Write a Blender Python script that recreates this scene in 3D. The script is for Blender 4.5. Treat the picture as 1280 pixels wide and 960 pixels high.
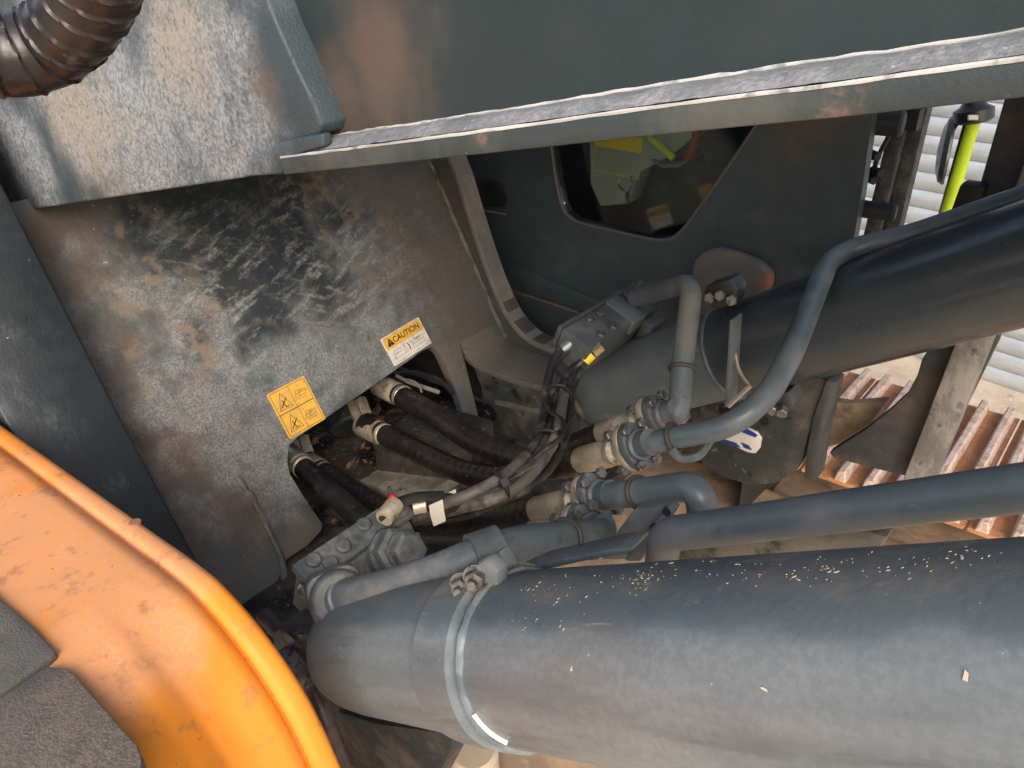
import bpy, bmesh, math, random
from mathutils import Vector, Matrix, noise
random.seed(7)
for o in list(bpy.data.objects): bpy.data.objects.remove(o, do_unlink=True)
SC = bpy.context.scene
COL = SC.collection
R = math.radians
# ------------------------------------------------------------------ camera
# world: X = machine forward, Y = machine left (away from the camera), Z = up
H = 2.25                                     # camera height over the concrete
CAM = Vector((0, 0, H))
fw = Vector((-.576, .656, -.489)).normalized()
rt = Vector((.7646, .644, -.0384)); rt = (rt - fw * rt.dot(fw)).normalized()
dn = fw.cross(rt).normalized()
FPX = 980.0
cam = bpy.data.cameras.new('camera'); co = bpy.data.objects.new('camera', cam); COL.objects.link(co)
m = Matrix((rt, -dn, -fw)).transposed().to_4x4(); m.translation = CAM
co.matrix_world = m
cam.sensor_width = 36; cam.lens = FPX / 1280 * 36; cam.clip_start = .02; cam.clip_end = 500
SC.camera = co
# ------------------------------------------------------------------ light
SUN_DIR = Vector((.58, -.60, .55)).normalized()   # towards the sun
w = bpy.data.worlds.new('World'); SC.world = w; w.use_nodes = True
nt = w.node_tree; bg = nt.nodes['Background']
sky = nt.nodes.new('ShaderNodeTexSky'); sky.sky_type = 'NISHITA'; sky.sun_disc = False
sky.sun_elevation = math.asin(SUN_DIR.z); sky.sun_rotation = math.atan2(SUN_DIR.x, SUN_DIR.y)
sky.air_density = 1.0; sky.dust_density = 4.0; sky.ozone_density = .6
nt.links.new(sky.outputs[0], bg.inputs[0]); bg.inputs[1].default_value = .15
sl = bpy.data.lights.new('sun', 'SUN'); sl.energy = 1.0; sl.angle = R(40); sl.color = (1, .98, .95)
so = bpy.data.objects.new('sun', sl); COL.objects.link(so)
so.rotation_euler = (-SUN_DIR).to_track_quat('-Z', 'Y').to_euler(); so.location = (2, -3, 8)
SC.view_settings.view_transform = 'Standard'; SC.view_settings.look = 'None'
SC.view_settings.exposure = .95; SC.view_settings.gamma = 1
SC.render.resolution_x = 1024; SC.render.resolution_y = 768
SC.render.engine = 'CYCLES'

# ------------------------------------------------------------------ placing helpers
def ray(px, py):
    return fw + rt * ((px - 640) / FPX) + dn * ((py - 480) / FPX)
def onY(px, py, Y):
    d = ray(px, py); return CAM + d * (Y / d.y)
def onZ(px, py, Z):
    d = ray(px, py); return CAM + d * ((Z - H) / d.z)
def onP(px, py, p0, n):
    d = ray(px, py); return CAM + d * ((p0 - CAM).dot(n) / d.dot(n))
def pathY(pts): return [onY(*p) for p in pts]

# ------------------------------------------------------------------ materials
def nd(nt, t, **k):
    n = nt.nodes.new(t)
    for a, v in k.items(): setattr(n, a, v)
    return n
def mat(name, base, rough=.5, metal=0.0, layers=(), bump=.15, bscale=220, spec=.5, var=.25, coat=0):
    """painted / dirty surface: base colour + list of dirt and painted-light layers with shapes of their own"""
    m = bpy.data.materials.new(name); m.use_nodes = True
    nt = m.node_tree; L = nt.links.new
    b = nt.nodes['Principled BSDF']
    pos = nd(nt, 'ShaderNodeNewGeometry').outputs['Position']
    b.inputs['Metallic'].default_value = metal
    b.inputs['Specular IOR Level'].default_value = spec
    if coat: b.inputs['Coat Weight'].default_value = coat; b.inputs['Coat Roughness'].default_value = .2
    def nz(scale, detail=6, st=None, rot=None, rough=.6, off=0):
        v = pos
        if st or rot or off:
            mp = nd(nt, 'ShaderNodeMapping')
            if rot: mp.inputs['Rotation'].default_value = rot; mp.vector_type = 'TEXTURE'
            if st: mp.inputs['Scale'].default_value = tuple(1 / q_ for q_ in st) if rot else st
            mp.inputs['Location'].default_value = (off, off * .7, off * 1.3)
            L(pos, mp.inputs['Vector']); v = mp.outputs[0]
        n = nd(nt, 'ShaderNodeTexNoise'); n.inputs['Scale'].default_value = scale
        n.inputs['Detail'].default_value = detail; n.inputs['Roughness'].default_value = rough
        L(v, n.inputs['Vector']); return n.outputs['Fac']
    def rng(x, lo, hi, a=0., c=1., smooth=True):
        r = nd(nt, 'ShaderNodeMapRange'); r.interpolation_type = 'SMOOTHSTEP' if smooth else 'LINEAR'
        r.inputs[1].default_value = lo; r.inputs[2].default_value = hi
        r.inputs[3].default_value = a; r.inputs[4].default_value = c
        L(x, r.inputs[0]); return r.outputs[0]
    def mth(op, x, y):
        q = nd(nt, 'ShaderNodeMath', operation=op)
        for i, v in enumerate((x, y)):
            if isinstance(v, (int, float)): q.inputs[i].default_value = v
            else: L(v, q.inputs[i])
        return q.outputs[0]
    # base with faint variation
    mx = nd(nt, 'ShaderNodeMix', data_type='RGBA')
    mx.inputs[6].default_value = (*[c * (1 - var) for c in base], 1)
    mx.inputs[7].default_value = (*[min(1, c * (1 + var)) for c in base], 1)
    L(nz(9, 8), mx.inputs[0]); cur = mx.outputs[2]
    rcur = rough
    rv = nd(nt, 'ShaderNodeValue'); rv.outputs[0].default_value = rough; rcur = mth('ADD', rv.outputs[0], rng(nz(30, 5, off=3), .3, .7, -.07, .1))
    hsum = None
    for i, ly in enumerate(layers):
        f = rng(nz(ly.get('s', 12), ly.get('d', 8), ly.get('st'), ly.get('rot'), ly.get('ro', .65), ly.get('off', i * 3.7 + .9)), ly.get('lo', .45), ly.get('hi', .6))
        if ly.get('grit'):
            f = mth('MULTIPLY', f, rng(nz(ly['grit'], 3, off=i + 9), .38, .62, ly.get('gmin', .35), 1))
        if ly.get('b'):
            tot = None
            for c, rad, soft in ly['b']:
                q = nd(nt, 'ShaderNodeVectorMath', operation='DISTANCE'); L(pos, q.inputs[0]); q.inputs[1].default_value = c
                dd = mth('ADD', q.outputs['Value'], rng(nz(ly.get('bs', 14), 5, off=i + 20), .2, .8, -rad * .45, rad * .45))
                v = rng(dd, rad * (1 - soft), rad * (1 + soft * .4), 1, 0)
                tot = v if tot is None else mth('MAXIMUM', tot, v)
            f = mth('MULTIPLY', f, tot)
        if ly.get('band'):      # (direction, from, to, softness)
            dr, a0, a1, sf = ly['band']
            q = nd(nt, 'ShaderNodeVectorMath', operation='DOT_PRODUCT'); L(pos, q.inputs[0]); q.inputs[1].default_value = dr
            dd = mth('ADD', q.outputs['Value'], rng(nz(ly.get('bs', 14), 5, off=i + 30), .2, .8, -sf, sf))
            f = mth('MULTIPLY', f, mth('MULTIPLY', rng(dd, a0 - sf, a0 + sf), rng(dd, a1 - sf, a1 + sf, 1, 0)))
        f = mth('MULTIPLY', f, ly.get('amt', 1.))
        mx = nd(nt, 'ShaderNodeMix', data_type='RGBA'); L(f, mx.inputs[0]); L(cur, mx.inputs[6])
        mx.inputs[7].default_value = (*ly['c'], 1); cur = mx.outputs[2]
        r2 = nd(nt, 'ShaderNodeMix', data_type='FLOAT'); L(f, r2.inputs[0]); L(rcur, r2.inputs[2]); r2.inputs[3].default_value = ly.get('r', .9); rcur = r2.outputs[0]
        if metal:
            pass
        h = mth('MULTIPLY', f, ly.get('h', .3)); hsum = h if hsum is None else mth('ADD', hsum, h)
    L(cur, b.inputs['Base Color']); L(rcur, b.inputs['Roughness'])
    hh = nz(bscale, 4, off=5)
    if hsum is not None: hh = mth('ADD', hh, hsum)
    bp = nd(nt, 'ShaderNodeBump'); bp.inputs['Strength'].default_value = bump; bp.inputs['Distance'].default_value = .002
    L(hh, bp.inputs['Height']); L(bp.outputs[0], b.inputs['Normal'])
    return m
def flat(name, c, rough=.6, metal=0, spec=.5):
    return mat(name, c, rough, metal, bump=.05, var=.12, spec=spec)

DUST = (.30, .28, .25); PALE = (.40, .40, .39); BROWN = (.17, .115, .075); TAN = (.36, .27, .18); OIL = (.012, .011, .011); BLUE = (.045, .062, .072)
STRAW = (.62, .52, .38)

# ------------------------------------------------------------------ mesh helpers
class MB:
    def __init__(s): s.v = []; s.f = []
    def add(s, vs, fs):
        k = len(s.v); s.v += [Vector(v) for v in vs]; s.f += [[i + k for i in f] for f in fs]; return s
    def prism(s, poly, ex):
        """poly: ordered 3-D points of one face, ex: extrusion vector"""
        n = len(poly); ex = Vector(ex)
        vs = [Vector(p) for p in poly] + [Vector(p) + ex for p in poly]
        nor = Vector((0, 0, 0))
        for i in range(n): nor += vs[i].cross(vs[(i + 1) % n])
        fl = nor.dot(ex) > 0
        a = list(range(n)); b2 = list(range(n, 2 * n))
        fs = [a[::-1] if fl else a, b2 if fl else b2[::-1]]
        for i in range(n):
            j = (i + 1) % n
            q = [i, j, n + j, n + i]; fs.append(q if fl else q[::-1])
        return s.add(vs, fs)
    def box(s, c, U, V, W):
        """centre and three half-extent vectors"""
        c, U, V, W = Vector(c), Vector(U), Vector(V), Vector(W)
        return s.prism([c - U - V - W, c + U - V - W, c + U + V - W, c - U + V - W], W * 2)
    def lathe(s, A, ax, prof, n=32, ref=None, cap=True):
        A = Vector(A); ax = Vector(ax).normalized()
        u = (Vector(ref) if ref is not None else (Vector((0, 0, 1)) if abs(ax.z) < .9 else Vector((1, 0, 0))))
        u = (u - ax * u.dot(ax)).normalized(); v = ax.cross(u)
        vs = []; fs = []
        for t, r in prof:
            for k in range(n):
                a = 2 * math.pi * k / n
                vs.append(A + ax * t + (u * math.cos(a) + v * math.sin(a)) * r)
        for i in range(len(prof) - 1):
            for k in range(n):
                k2 = (k + 1) % n
                fs.append([i * n + k, i * n + k2, (i + 1) * n + k2, (i + 1) * n + k])
        if cap:
            fs.append(list(range(n))[::-1]); fs.append(list(range((len(prof) - 1) * n, len(prof) * n)))
        return s.add(vs, fs)
    def hexa(s, A, ax, r, h, ref=None):
        c = min(r * .14, h * .3)
        return s.lathe(A, ax, [(0, r), (h - c, r), (h, r - c * 1.2)], 6, ref)
    def tube(s, pts, r, n=16, step=.006, rf=None, cap=True, closed=False, ends=None):
        pts = smooth(pts, step) if not closed else pts
        N = len(pts); T = []
        for i in range(N):
            a = pts[(i - 1) % N if closed else max(i - 1, 0)]; b = pts[(i + 1) % N if closed else min(i + 1, N - 1)]
            T.append((b - a).normalized())
        u = T[0].orthogonal().normalized(); L = 0; vs = []; fs = []
        for i in range(N):
            u = (u - T[i] * u.dot(T[i])).normalized(); v = T[i].cross(u)
            if i: L += (pts[i] - pts[i - 1]).length
            for k in range(n):
                a = 2 * math.pi * k / n
                rr = rf(L, a, r) if rf else r
                vs.append(pts[i] + (u * math.cos(a) + v * math.sin(a)) * rr)
        for i in range(N if closed else N - 1):
            i2 = (i + 1) % N
            for k in range(n):
                k2 = (k + 1) % n; fs.append([i * n + k, i * n + k2, i2 * n + k2, i2 * n + k])
        if cap and not closed: fs.append(list(range(n))[::-1]); fs.append(list(range((N - 1) * n, N * n)))
        return s.add(vs, fs)
    def ball(s, c, r, n=10):
        prof = [(-math.cos(math.pi * i / 8) * r, max(math.sin(math.pi * i / 8) * r, r * .02)) for i in range(9)]
        return s.lathe(c, (0, 0, 1), prof, n)

def bend(pts, rad, step=.005):
    # straight runs joined by circular bends, as a tube bender makes them
    pts = [Vector(p) for p in pts]; out = [pts[0]]
    for i in range(1, len(pts) - 1):
        a = (pts[i - 1] - pts[i]); b = (pts[i + 1] - pts[i]); la, lb = a.length, b.length; a.normalize(); b.normalize()
        ang = a.angle(b); d = min(rad / math.tan(ang / 2), la * .49, lb * .49); r = d * math.tan(ang / 2)
        bis = (a + b).normalized(); c = pts[i] + bis * (r / math.sin(ang / 2)); A = pts[i] + a * d; B = pts[i] + b * d
        u = A - c; v = B - c; th = u.angle(v); n = max(3, int(th * r / step) + 2)
        for k in range(n + 1):
            t = k / n; out.append(c + (u * math.sin((1 - t) * th) + v * math.sin(t * th)) / max(math.sin(th), 1e-6))
    out.append(pts[-1]); res = [out[0]]
    for p in out[1:]:
        L = (p - res[-1]).length
        if L < 1e-5: continue
        n = max(1, int(L / .012))
        q0 = res[-1]
        for k in range(1, n + 1): res.append(q0.lerp(p, k / n))
    return res
def smooth(pts, step):
    if len(pts) > 60: return [Vector(p) for p in pts]
    pts = [Vector(p) for p in pts]
    if len(pts) == 2:
        n = max(2, int((pts[1] - pts[0]).length / step)); return [pts[0].lerp(pts[1], i / n) for i in range(n + 1)]
    out = []
    P = [pts[0] * 2 - pts[1]] + pts + [pts[-1] * 2 - pts[-2]]
    for i in range(1, len(P) - 2):
        p0, p1, p2, p3 = P[i - 1:i + 3]
        # centripetal Catmull-Rom
        t0 = 0; t1 = t0 + max((p1 - p0).length, 1e-5) ** .5; t2 = t1 + max((p2 - p1).length, 1e-5) ** .5; t3 = t2 + max((p3 - p2).length, 1e-5) ** .5
        n = max(2, int((p2 - p1).length / step))
        for k in range(n):
            t = t1 + (t2 - t1) * k / n
            A1 = p0 * ((t1 - t) / (t1 - t0)) + p1 * ((t - t0) / (t1 - t0)); A2 = p1 * ((t2 - t) / (t2 - t1)) + p2 * ((t - t1) / (t2 - t1)); A3 = p2 * ((t3 - t) / (t3 - t2)) + p3 * ((t - t2) / (t3 - t2))
            B1 = A1 * ((t2 - t) / (t2 - t0)) + A2 * ((t - t0) / (t2 - t0)); B2 = A2 * ((t3 - t) / (t3 - t1)) + A3 * ((t - t1) / (t3 - t1))
            out.append(B1 * ((t2 - t) / (t2 - t1)) + B2 * ((t - t1) / (t2 - t1)))
    out.append(pts[-1]); return out

def thing(name, label, cat, loc, group=None):
    o = bpy.data.objects.new(name, None); COL.objects.link(o); o.location = loc
    o.empty_display_size = .05
    o['label'] = label; o['category'] = cat
    if group: o['group'] = group
    return o
def root_loc(p):
    q = Vector((0, 0, 0))
    while p is not None: q += p.location; p = p.parent
    return q
def obj(name, mb, m, parent=None, bevel=0, seg=2, ang=35, label=None, sm=True, origin=None):
    me = bpy.data.meshes.new(name)
    o = bpy.data.objects.new(name, me); COL.objects.link(o)
    off = root_loc(parent) if parent is not None else Vector((0, 0, 0))
    if parent is None and origin is not None: off = Vector(origin); o.location = off
    me.from_pydata([v - off for v in mb.v], [], mb.f)
    bm = bmesh.new(); bm.from_mesh(me)
    bmesh.ops.recalc_face_normals(bm, faces=bm.faces)
    if bevel:
        es = [e for e in bm.edges if len(e.link_faces) == 2 and e.calc_face_angle(0) > R(25)]
        bmesh.ops.bevel(bm, geom=es, offset=bevel, segments=seg, profile=.5, affect='EDGES', clamp_overlap=True)
    bm.to_mesh(me); bm.free()
    for p in me.polygons: p.use_smooth = sm
    if sm: me.set_sharp_from_angle(angle=R(ang))
    me.materials.append(m)
    if parent is not None: o.parent = parent
    if label: o['label'] = label
    return o
def tag(o, label, cat, group=None):
    o['label'] = label; o['category'] = cat
    if group: o['group'] = group
    return o
def structure(o): o['kind'] = 'structure'; return o
def copy_tree(o, parent=None):
    c = o.copy(); COL.objects.link(c)
    if parent is not None: c.parent = parent
    for ch in list(o.children): copy_tree(ch, c)
    return c

# geometry of the machine, from the camera solve
AX = Vector((.8460, .002, .5332)).normalized()         # lift cylinder axis, pointing forward / up
Y1, R1 = .41, .0831
Y2, R2 = 1.28, .0888
def on_axis(c, px):
    best = min((abs(640 + FPX * (c + AX * t - CAM).dot(rt) / (c + AX * t - CAM).dot(fw) - px), t) for t in [k * .001 - 1.6 for k in range(2400)] if (c + AX * t - CAM).dot(fw) > .1)
    return c + AX * best[1]
C1 = on_axis(Vector((.1742, Y1, H - .278)), 657); C2 = on_axis(Vector((.1523, Y2, H - .2469)), 1105)
def alongY(p, px):
    # point on the line through p parallel to Y that appears in column px
    best = min((abs(640 + FPX * (p + Vector((0, t, 0)) - CAM).dot(rt) / (p + Vector((0, t, 0)) - CAM).dot(fw) - px), t) for t in [k * .001 - .6 for k in range(1200)])
    return p + Vector((0, best[1], 0))
PN = Vector((.885, 0, .466)).normalized()           # sloping cross plate normal
PP = onP(450, 495, CAM + PN * -1.48, PN)            # a point on it
PV = Vector((-.466, 0, .885)).normalized(); PU = Vector((0, 1, 0))
YB1, YB2, YG = .41, 1.36, 1.215                               # inner faces of the two brackets
FLOOR = H - 1.06
TRK = H - 1.24

# ================================================================== SETTING
concrete = mat('concrete', (.50, .41, .31), .9, layers=[dict(c=(.33, .25, .18), s=3, lo=.45, hi=.7, amt=.7), dict(c=(.60, .53, .44), s=40, lo=.52, hi=.65, amt=.5), dict(c=(.16, .11, .08), s=6, lo=.62, hi=.72, amt=.6)], bump=.4, bscale=90)
g = MB(); g.add([(-150, -150, 0), (150, -150, 0), (150, 150, 0), (-150, 150, 0)], [[0, 1, 2, 3]])
structure(obj('ground', g, concrete))
# roller shutter wall
wp = onZ(1240, 478, 0); wd = Vector((1, -.188, 0)).normalized(); wn = Vector((-wd.y * -1, -wd.x, 0)) 
wn = Vector((-.188, -1, 0)).normalized()
slat_m = mat('galvanised_slat', (.47, .51, .54), .45, .35, layers=[dict(c=(.30, .30, .29), s=5, lo=.5, hi=.75, amt=.6, st=(1, 1, 6)), dict(c=(.62, .62, .6), s=60, st=(.3, .3, 2), lo=.5, hi=.7, amt=.4)], bump=.1)
wall = thing('shutter_wall', 'pale grey roller shutter of curved metal slats behind the excavator', 'shutter', wp)
prof = []
PH = .098
for k in range(11):
    t = k / 10
    prof.append((t * PH * .93, .004 + .016 * math.sin(math.pi * t) ** .8))
prof += [(PH * .945, -.004), (PH, -.004)]
prof = [(0.0, -.004)] + prof
sm_ = MB(); vs = []; fs = []
W0, W1 = -6, 5
for s_ in (W0, W1):
    for z, d in prof: vs.append(wp + wd * s_ + Vector((0, 0, z)) + wn * d)
n = len(prof)
for i in range(n - 1): fs.append([i, i + 1, n + i + 1, n + i])
sm_.add(vs, fs)
slat0 = obj('slat', sm_, slat_m, wall, ang=50)
for k in range(1, 36):
    c = slat0.copy(); COL.objects.link(c); c.location = (0, 0, k * PH); c.parent = wall
bk = MB(); bk.box(wp + wd * -.5 - wn * .06 + Vector((0, 0, 1.8)), wd * 5.6, Vector((0, 0, 1.8)), wn * .03)
obj('curtain_back', bk, slat_m, wall)

# ================================================================== CRAWLER TRACK (far side)
rust = mat('rusty_shoe', (.38, .16, .065), .85, layers=[dict(c=(.50, .24, .11), s=14, lo=.42, hi=.62), dict(c=(.20, .09, .05), s=26, lo=.55, hi=.7, amt=.8), dict(c=(.50, .36, .26), s=70, lo=.55, hi=.72, amt=.45)], bump=.5, bscale=160)
rustw = mat('worn_grouser', (.52, .40, .33), .7, layers=[dict(c=(.36, .2, .12), s=40, lo=.45, hi=.65), dict(c=(.62, .55, .5), s=90, lo=.5, hi=.65, amt=.7)], bump=.4)
TY0, TY1 = 1.77, 2.37
trk = thing('crawler_track', 'rusty steel crawler track with ribbed shoes along the shutter side', 'track', (0, (TY0 + TY1) / 2, 0))
PITCH = .20
def shoe_parts():
    a = MB(); yc = (TY0 + TY1) / 2; hw = (TY1 - TY0) / 2
    q = .096
    a.prism([(-q, yc - hw, -.012), (q, yc - hw, -.012), (q + .004, yc - hw, 0), (-q, yc - hw, 0)], (0, 2 * hw, 0))
    b_ = MB()
    for x in (-.066, .004, .072):
        b_.prism([(x - .016, yc - hw, -.002), (x + .016, yc - hw, -.002), (x + .009, yc - hw, .03), (x - .009, yc - hw, .03)], (0, 2 * hw, 0))
    return a, b_
a_, b_ = shoe_parts()
s0 = obj('track_shoe', a_, rust, trk, bevel=.002, seg=1)
g0 = obj('grouser', b_, rustw, s0, bevel=.003, seg=1)
# the hole-marked shoe bolts
TL = 3.4; TRr = .46; XF = .75; zc = TRK - TRr
def place_shoe(i, first):
    s = i * PITCH
    Ls = TL; arc = math.pi * (TRr)
    per = 2 * Ls + 2 * arc
    s %= per
    if s < Ls: p = (XF - s, TRK, 0)
    elif s < Ls + arc:
        t = (s - Ls) / TRr; p = (XF - Ls - math.sin(t) * TRr, zc + math.cos(t) * TRr, -t)
    elif s < 2 * Ls + arc: p = (XF - Ls + (s - Ls - arc), zc - TRr, -math.pi)
    else:
        t = (s - 2 * Ls - arc) / TRr; p = (XF + math.sin(t) * TRr, zc - math.cos(t) * TRr, -math.pi - t)
    if first: o = s0
    else:
        o = s0.copy(); COL.objects.link(o); o.parent = trk
        q = g0.copy(); COL.objects.link(q); q.parent = o
    o.location = (p[0], 0, p[1]); o.rotation_euler = (0, p[2], 0)
per = 2 * TL + 2 * math.pi * TRr
for i in range(int(per / PITCH)): place_shoe(i, i == 0)
frm = MB(); frm.prism([(XF - .2, TY0 + .12, TRK - .2), (XF - .2, TY0 + .12, TRK - .7), (XF - TL + .2, TY0 + .12, TRK - .7), (XF - TL + .2, TY0 + .12, TRK - .2)], (0, TY1 - TY0 - .24, 0))
browncast = mat('dusty_cast', (.20, .14, .10), .9, layers=[dict(c=(.33, .23, .15), s=6, lo=.4, hi=.65), dict(c=(.09, .07, .055), s=10, lo=.55, hi=.7, amt=.8), dict(c=(.42, .33, .25), s=45, lo=.55, hi=.7, amt=.4)], bump=.4, bscale=120)
obj('track_frame', frm, browncast, trk, bevel=.02)

# carbody under the upper frame
cb = thing('undercarriage', 'brown dust-caked undercarriage body under the hoses', 'undercarriage', (-1.2, .8, 0))
q = MB(); ZC = H - 1.36
q.prism([(-2.6, .0, ZC), (-.62, .1, ZC), (-.50, .5, ZC - .02), (-.42, 1.3, ZC - .01), (-.15, 1.72, ZC - .05), (-.15, 1.86, ZC - .05), (-2.6, 1.86, ZC)], (0, 0, -.35))
obj('body', q, browncast, cb, bevel=.03, seg=3)
q = MB(); q.lathe(onZ(592, 940, ZC + .10), (0, 0, 1), [(-.1, .045), (0, .045), (.008, .038)], 24)
obj('boss', q, mat('pale_boss', (.42, .33, .25), .8, bump=.2), cb)
q = MB(); q.lathe((-1.55, .83, ZC), (0, 0, 1), [(0, .52), (.22, .52), (.22, .6), (.26, .6)], 48)
obj('swing_ring', q, browncast, cb)

# ================================================================== SWING FRAME
def bl(px, py, p): return tuple(p)
pl = lambda px, py: onP(px, py, PP, PN)
def on_plate(Y, Z): return Vector(((-1.48 + PN.dot(CAM) - PN.z * Z) / PN.x, Y, Z))
platem = mat('dusty_plate_paint', BLUE, .55, layers=[
    dict(c=(.125, .098, .074), s=5, lo=.36, hi=.6, amt=.75, grit=60, gmin=.55),
    dict(c=(.095, .064, .047), s=4, lo=.35, hi=.55, amt=.85, b=[(tuple(pl(150, 480)), .22, .7), (tuple(pl(230, 600)), .22, .7), (tuple(pl(70, 330)), .14, .7), (tuple(pl(560, 420)), .16, .7), (tuple(pl(520, 300)), .16, .7)]),
    dict(c=(.245, .25, .25), s=7, lo=.30, hi=.55, amt=.95, grit=240, gmin=.34, b=[(tuple(pl(330, 440)), .32, .6), (tuple(pl(430, 390)), .26, .6), (tuple(pl(270, 370)), .2, .6), (tuple(pl(340, 560)), .15, .6)]),
    dict(c=(.014, .020, .024), s=9, lo=.30, hi=.46, amt=.97, r=.5, h=-.3, bs=10, b=[(tuple(pl(300, 300)), .24, .5), (tuple(pl(215, 300)), .12, .6), (tuple(pl(330, 365)), .13, .6), (tuple(pl(420, 270)), .07, .8)]),
    dict(c=(.035, .045, .05), s=24, ro=.75, lo=.46, hi=.74, amt=.75, r=.6),
    dict(c=(.125, .098, .074), s=5, lo=.20, hi=.46, amt=.9, grit=130, gmin=.35, bs=7, b=[(tuple(pl(450, 225)), .09, .7), (tuple(pl(520, 285)), .17, .55), (tuple(pl(570, 350)), .16, .55), (tuple(pl(590, 430)), .13, .5), (tuple(on_plate(1.3, H - .95) + Vector((.15, 0, 0))), .2, .6), (tuple(pl(376, 676)), .05, .6)]),
    dict(c=(.020, .025, .028), s=13, st=(1, .5, 1), rot=(.5, 0, 0), lo=.50, hi=.64, amt=.75, r=.5, bs=9, b=[(tuple(pl(420, 330)), .14, .7), (tuple(pl(370, 300)), .14, .7)]),
    dict(c=(.28, .28, .275), s=30, st=(2.2, .16, 2.2), rot=(-.5, 0, 0), lo=.54, hi=.66, amt=.6, grit=140, b=[(tuple(pl(400, 350)), .16, .8), (tuple(pl(470, 330)), .10, .8), (tuple(pl(260, 350)), .10, .8)]),
    dict(c=(.34, .34, .335), s=26, st=(2.0, .40, 2.0), rot=(.35, 0, 0), lo=.50, hi=.64, amt=.65, grit=140, b=[(tuple(pl(300, 360)), .17, .8), (tuple(pl(420, 330)), .2, .8)]),
    dict(c=(.20, .15, .105), s=22, lo=.52, hi=.64, amt=.7, b=[(tuple(pl(200, 430)), .25, .8), (tuple(pl(470, 300)), .2, .8), (tuple(pl(400, 240)), .15, .8)]),
    dict(c=(.45, .41, .35), s=110, lo=.67, hi=.70, amt=.7),
], bump=.35, bscale=260)
bracketm = mat('dusty_bracket_paint', (.055, .066, .07), .55, layers=[
    dict(c=(.20, .145, .10), s=6, lo=.34, hi=.58, amt=.9, grit=80, gmin=.6), dict(c=(.045, .052, .055), s=14, lo=.5, hi=.65, amt=.8), dict(c=(.30, .26, .21), s=40, lo=.55, hi=.68, amt=.5)], bump=.35)
edgem = mat('bracket_edge_paint', (.010, .015, .019), .42, layers=[
    dict(c=(.12, .135, .15), s=9, st=(1.2, 1.2, .35), lo=.54, hi=.72, amt=.6, grit=120), dict(c=(.018, .02, .022), s=6, lo=.55, hi=.7, amt=.7, r=.4), dict(c=(.45, .40, .33), s=140, lo=.70, hi=.74, amt=.8)], bump=.25)
guardm = mat('guard_dark', (.035, .037, .038), .6, layers=[dict(c=(.09, .088, .085), s=10, lo=.42, hi=.62, amt=.7, grit=80), dict(c=(.14, .095, .07), s=7, lo=.5, hi=.68, amt=.6), dict(c=(.25, .24, .22), s=120, lo=.66, hi=.72, amt=.5)], bump=.3)
darkm = mat('dark_oily_paint', (.022, .027, .029), .5, layers=[dict(c=(.11, .085, .065), s=8, lo=.45, hi=.68, amt=.7), dict(c=OIL, s=14, lo=.55, hi=.65, r=.25), dict(c=(.2, .16, .13), s=60, lo=.6, hi=.7, amt=.5)], bump=.4)
frame = thing('swing_frame', 'dusty dark steel swing frame with sloping plate and boom brackets', 'machine frame', (-1.3, .83, FLOOR - .04))
# sloping cross plate, cut out at its foot for the hoses
out = [(-60, 240), (-10, 120), (560, 60), (600, 120)]
def plc(px, py): # clamp to the bracket faces
    p = pl(px, py); return p
q = MB()
ptop = [Vector((0, 0, 0))]
ZR = H - .845
outl = [on_plate(YB1 - .03, FLOOR), on_plate(YB1 - .03, H - .345), on_plate(.474, H - .345), on_plate(.474, H - .12), on_plate(YB2 + .01, H - .12), on_plate(YB2 + .01, ZR), on_plate(YG, ZR)]
arch = [(605, 545), (588, 545), (583, 530), (576, 505), (566, 478), (556, 455), (549, 440), (541, 433), (530, 438), (450, 494), (372, 547), (362, 557), (360, 575), (363, 592), (380, 620), (404, 655), (402, 664), (385, 682), (358, 700), (342, 742)]
pa = [pl(*a) for a in arch]
outl = outl + pa
q.prism(outl, -PN * .025)
obj('cross_plate', q, platem, frame, bevel=.004)
# foot of the plate sweeping forward to the toe of the far bracket
q = MB(); prf = [on_plate(YG, ZR + .004)] + [onY(x, y, YG) for x, y in [(585, 447), (596, 456), (612, 463), (640, 473), (690, 487), (716, 500), (730, 522)]]
prf = smooth(prf, .012); bk = []
for i_, p_ in enumerate(prf):
    t_ = (prf[min(i_ + 1, len(prf) - 1)] - prf[max(i_ - 1, 0)]).normalized(); bk.append(p_ - Vector((-t_.z, 0, t_.x)) * .014 * (1 if t_.x > 0 else -1))
q.prism(prf + bk[::-1], (0, YB2 - YG + .008, 0)); obj('swept_foot', q, platem, frame, bevel=.002, ang=40)
# weld along the plate's joints with the brackets
def wob(amp, sc, seed=0):
    return lambda L, a, r: r * (1 + amp * noise.noise(Vector((L * sc, seed, math.cos(a)))))
q = MB(); q.tube([on_plate(YB2 - .003, H - .15), on_plate(YB2 - .003, H - .92)], .006, 8, .004, wob(.6, 90))
obj('weld_seam', q, bracketm, frame)
q = MB(); q.tube([pl(296, 596), pl(318, 628), pl(338, 668), pl(352, 700), pl(356, 738)], .007, 8, .004, wob(.5, 50)); obj('foot_rib', q, platem, frame)
# near bracket: thick, its front edge slopes down to the right
q = MB()
fe = [(-170, -60), (-60, 120), (0, 226), (60, 342), (150, 520), (200, 614), (242, 692), (270, 760)]
pr = [onY(x, y, YB1) for x, y in fe]
pr = pr + [Vector((pr[-1].x, YB1, FLOOR - .1)), Vector((-2.6, YB1, FLOOR - .1)), Vector((-2.6, YB1, pr[0].z))]
q.prism(pr, (0, -.15, 0))
obj('bracket', q, edgem, frame, bevel=.005, seg=3, label='blue-grey near bracket with worn sloping front edge')
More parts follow.
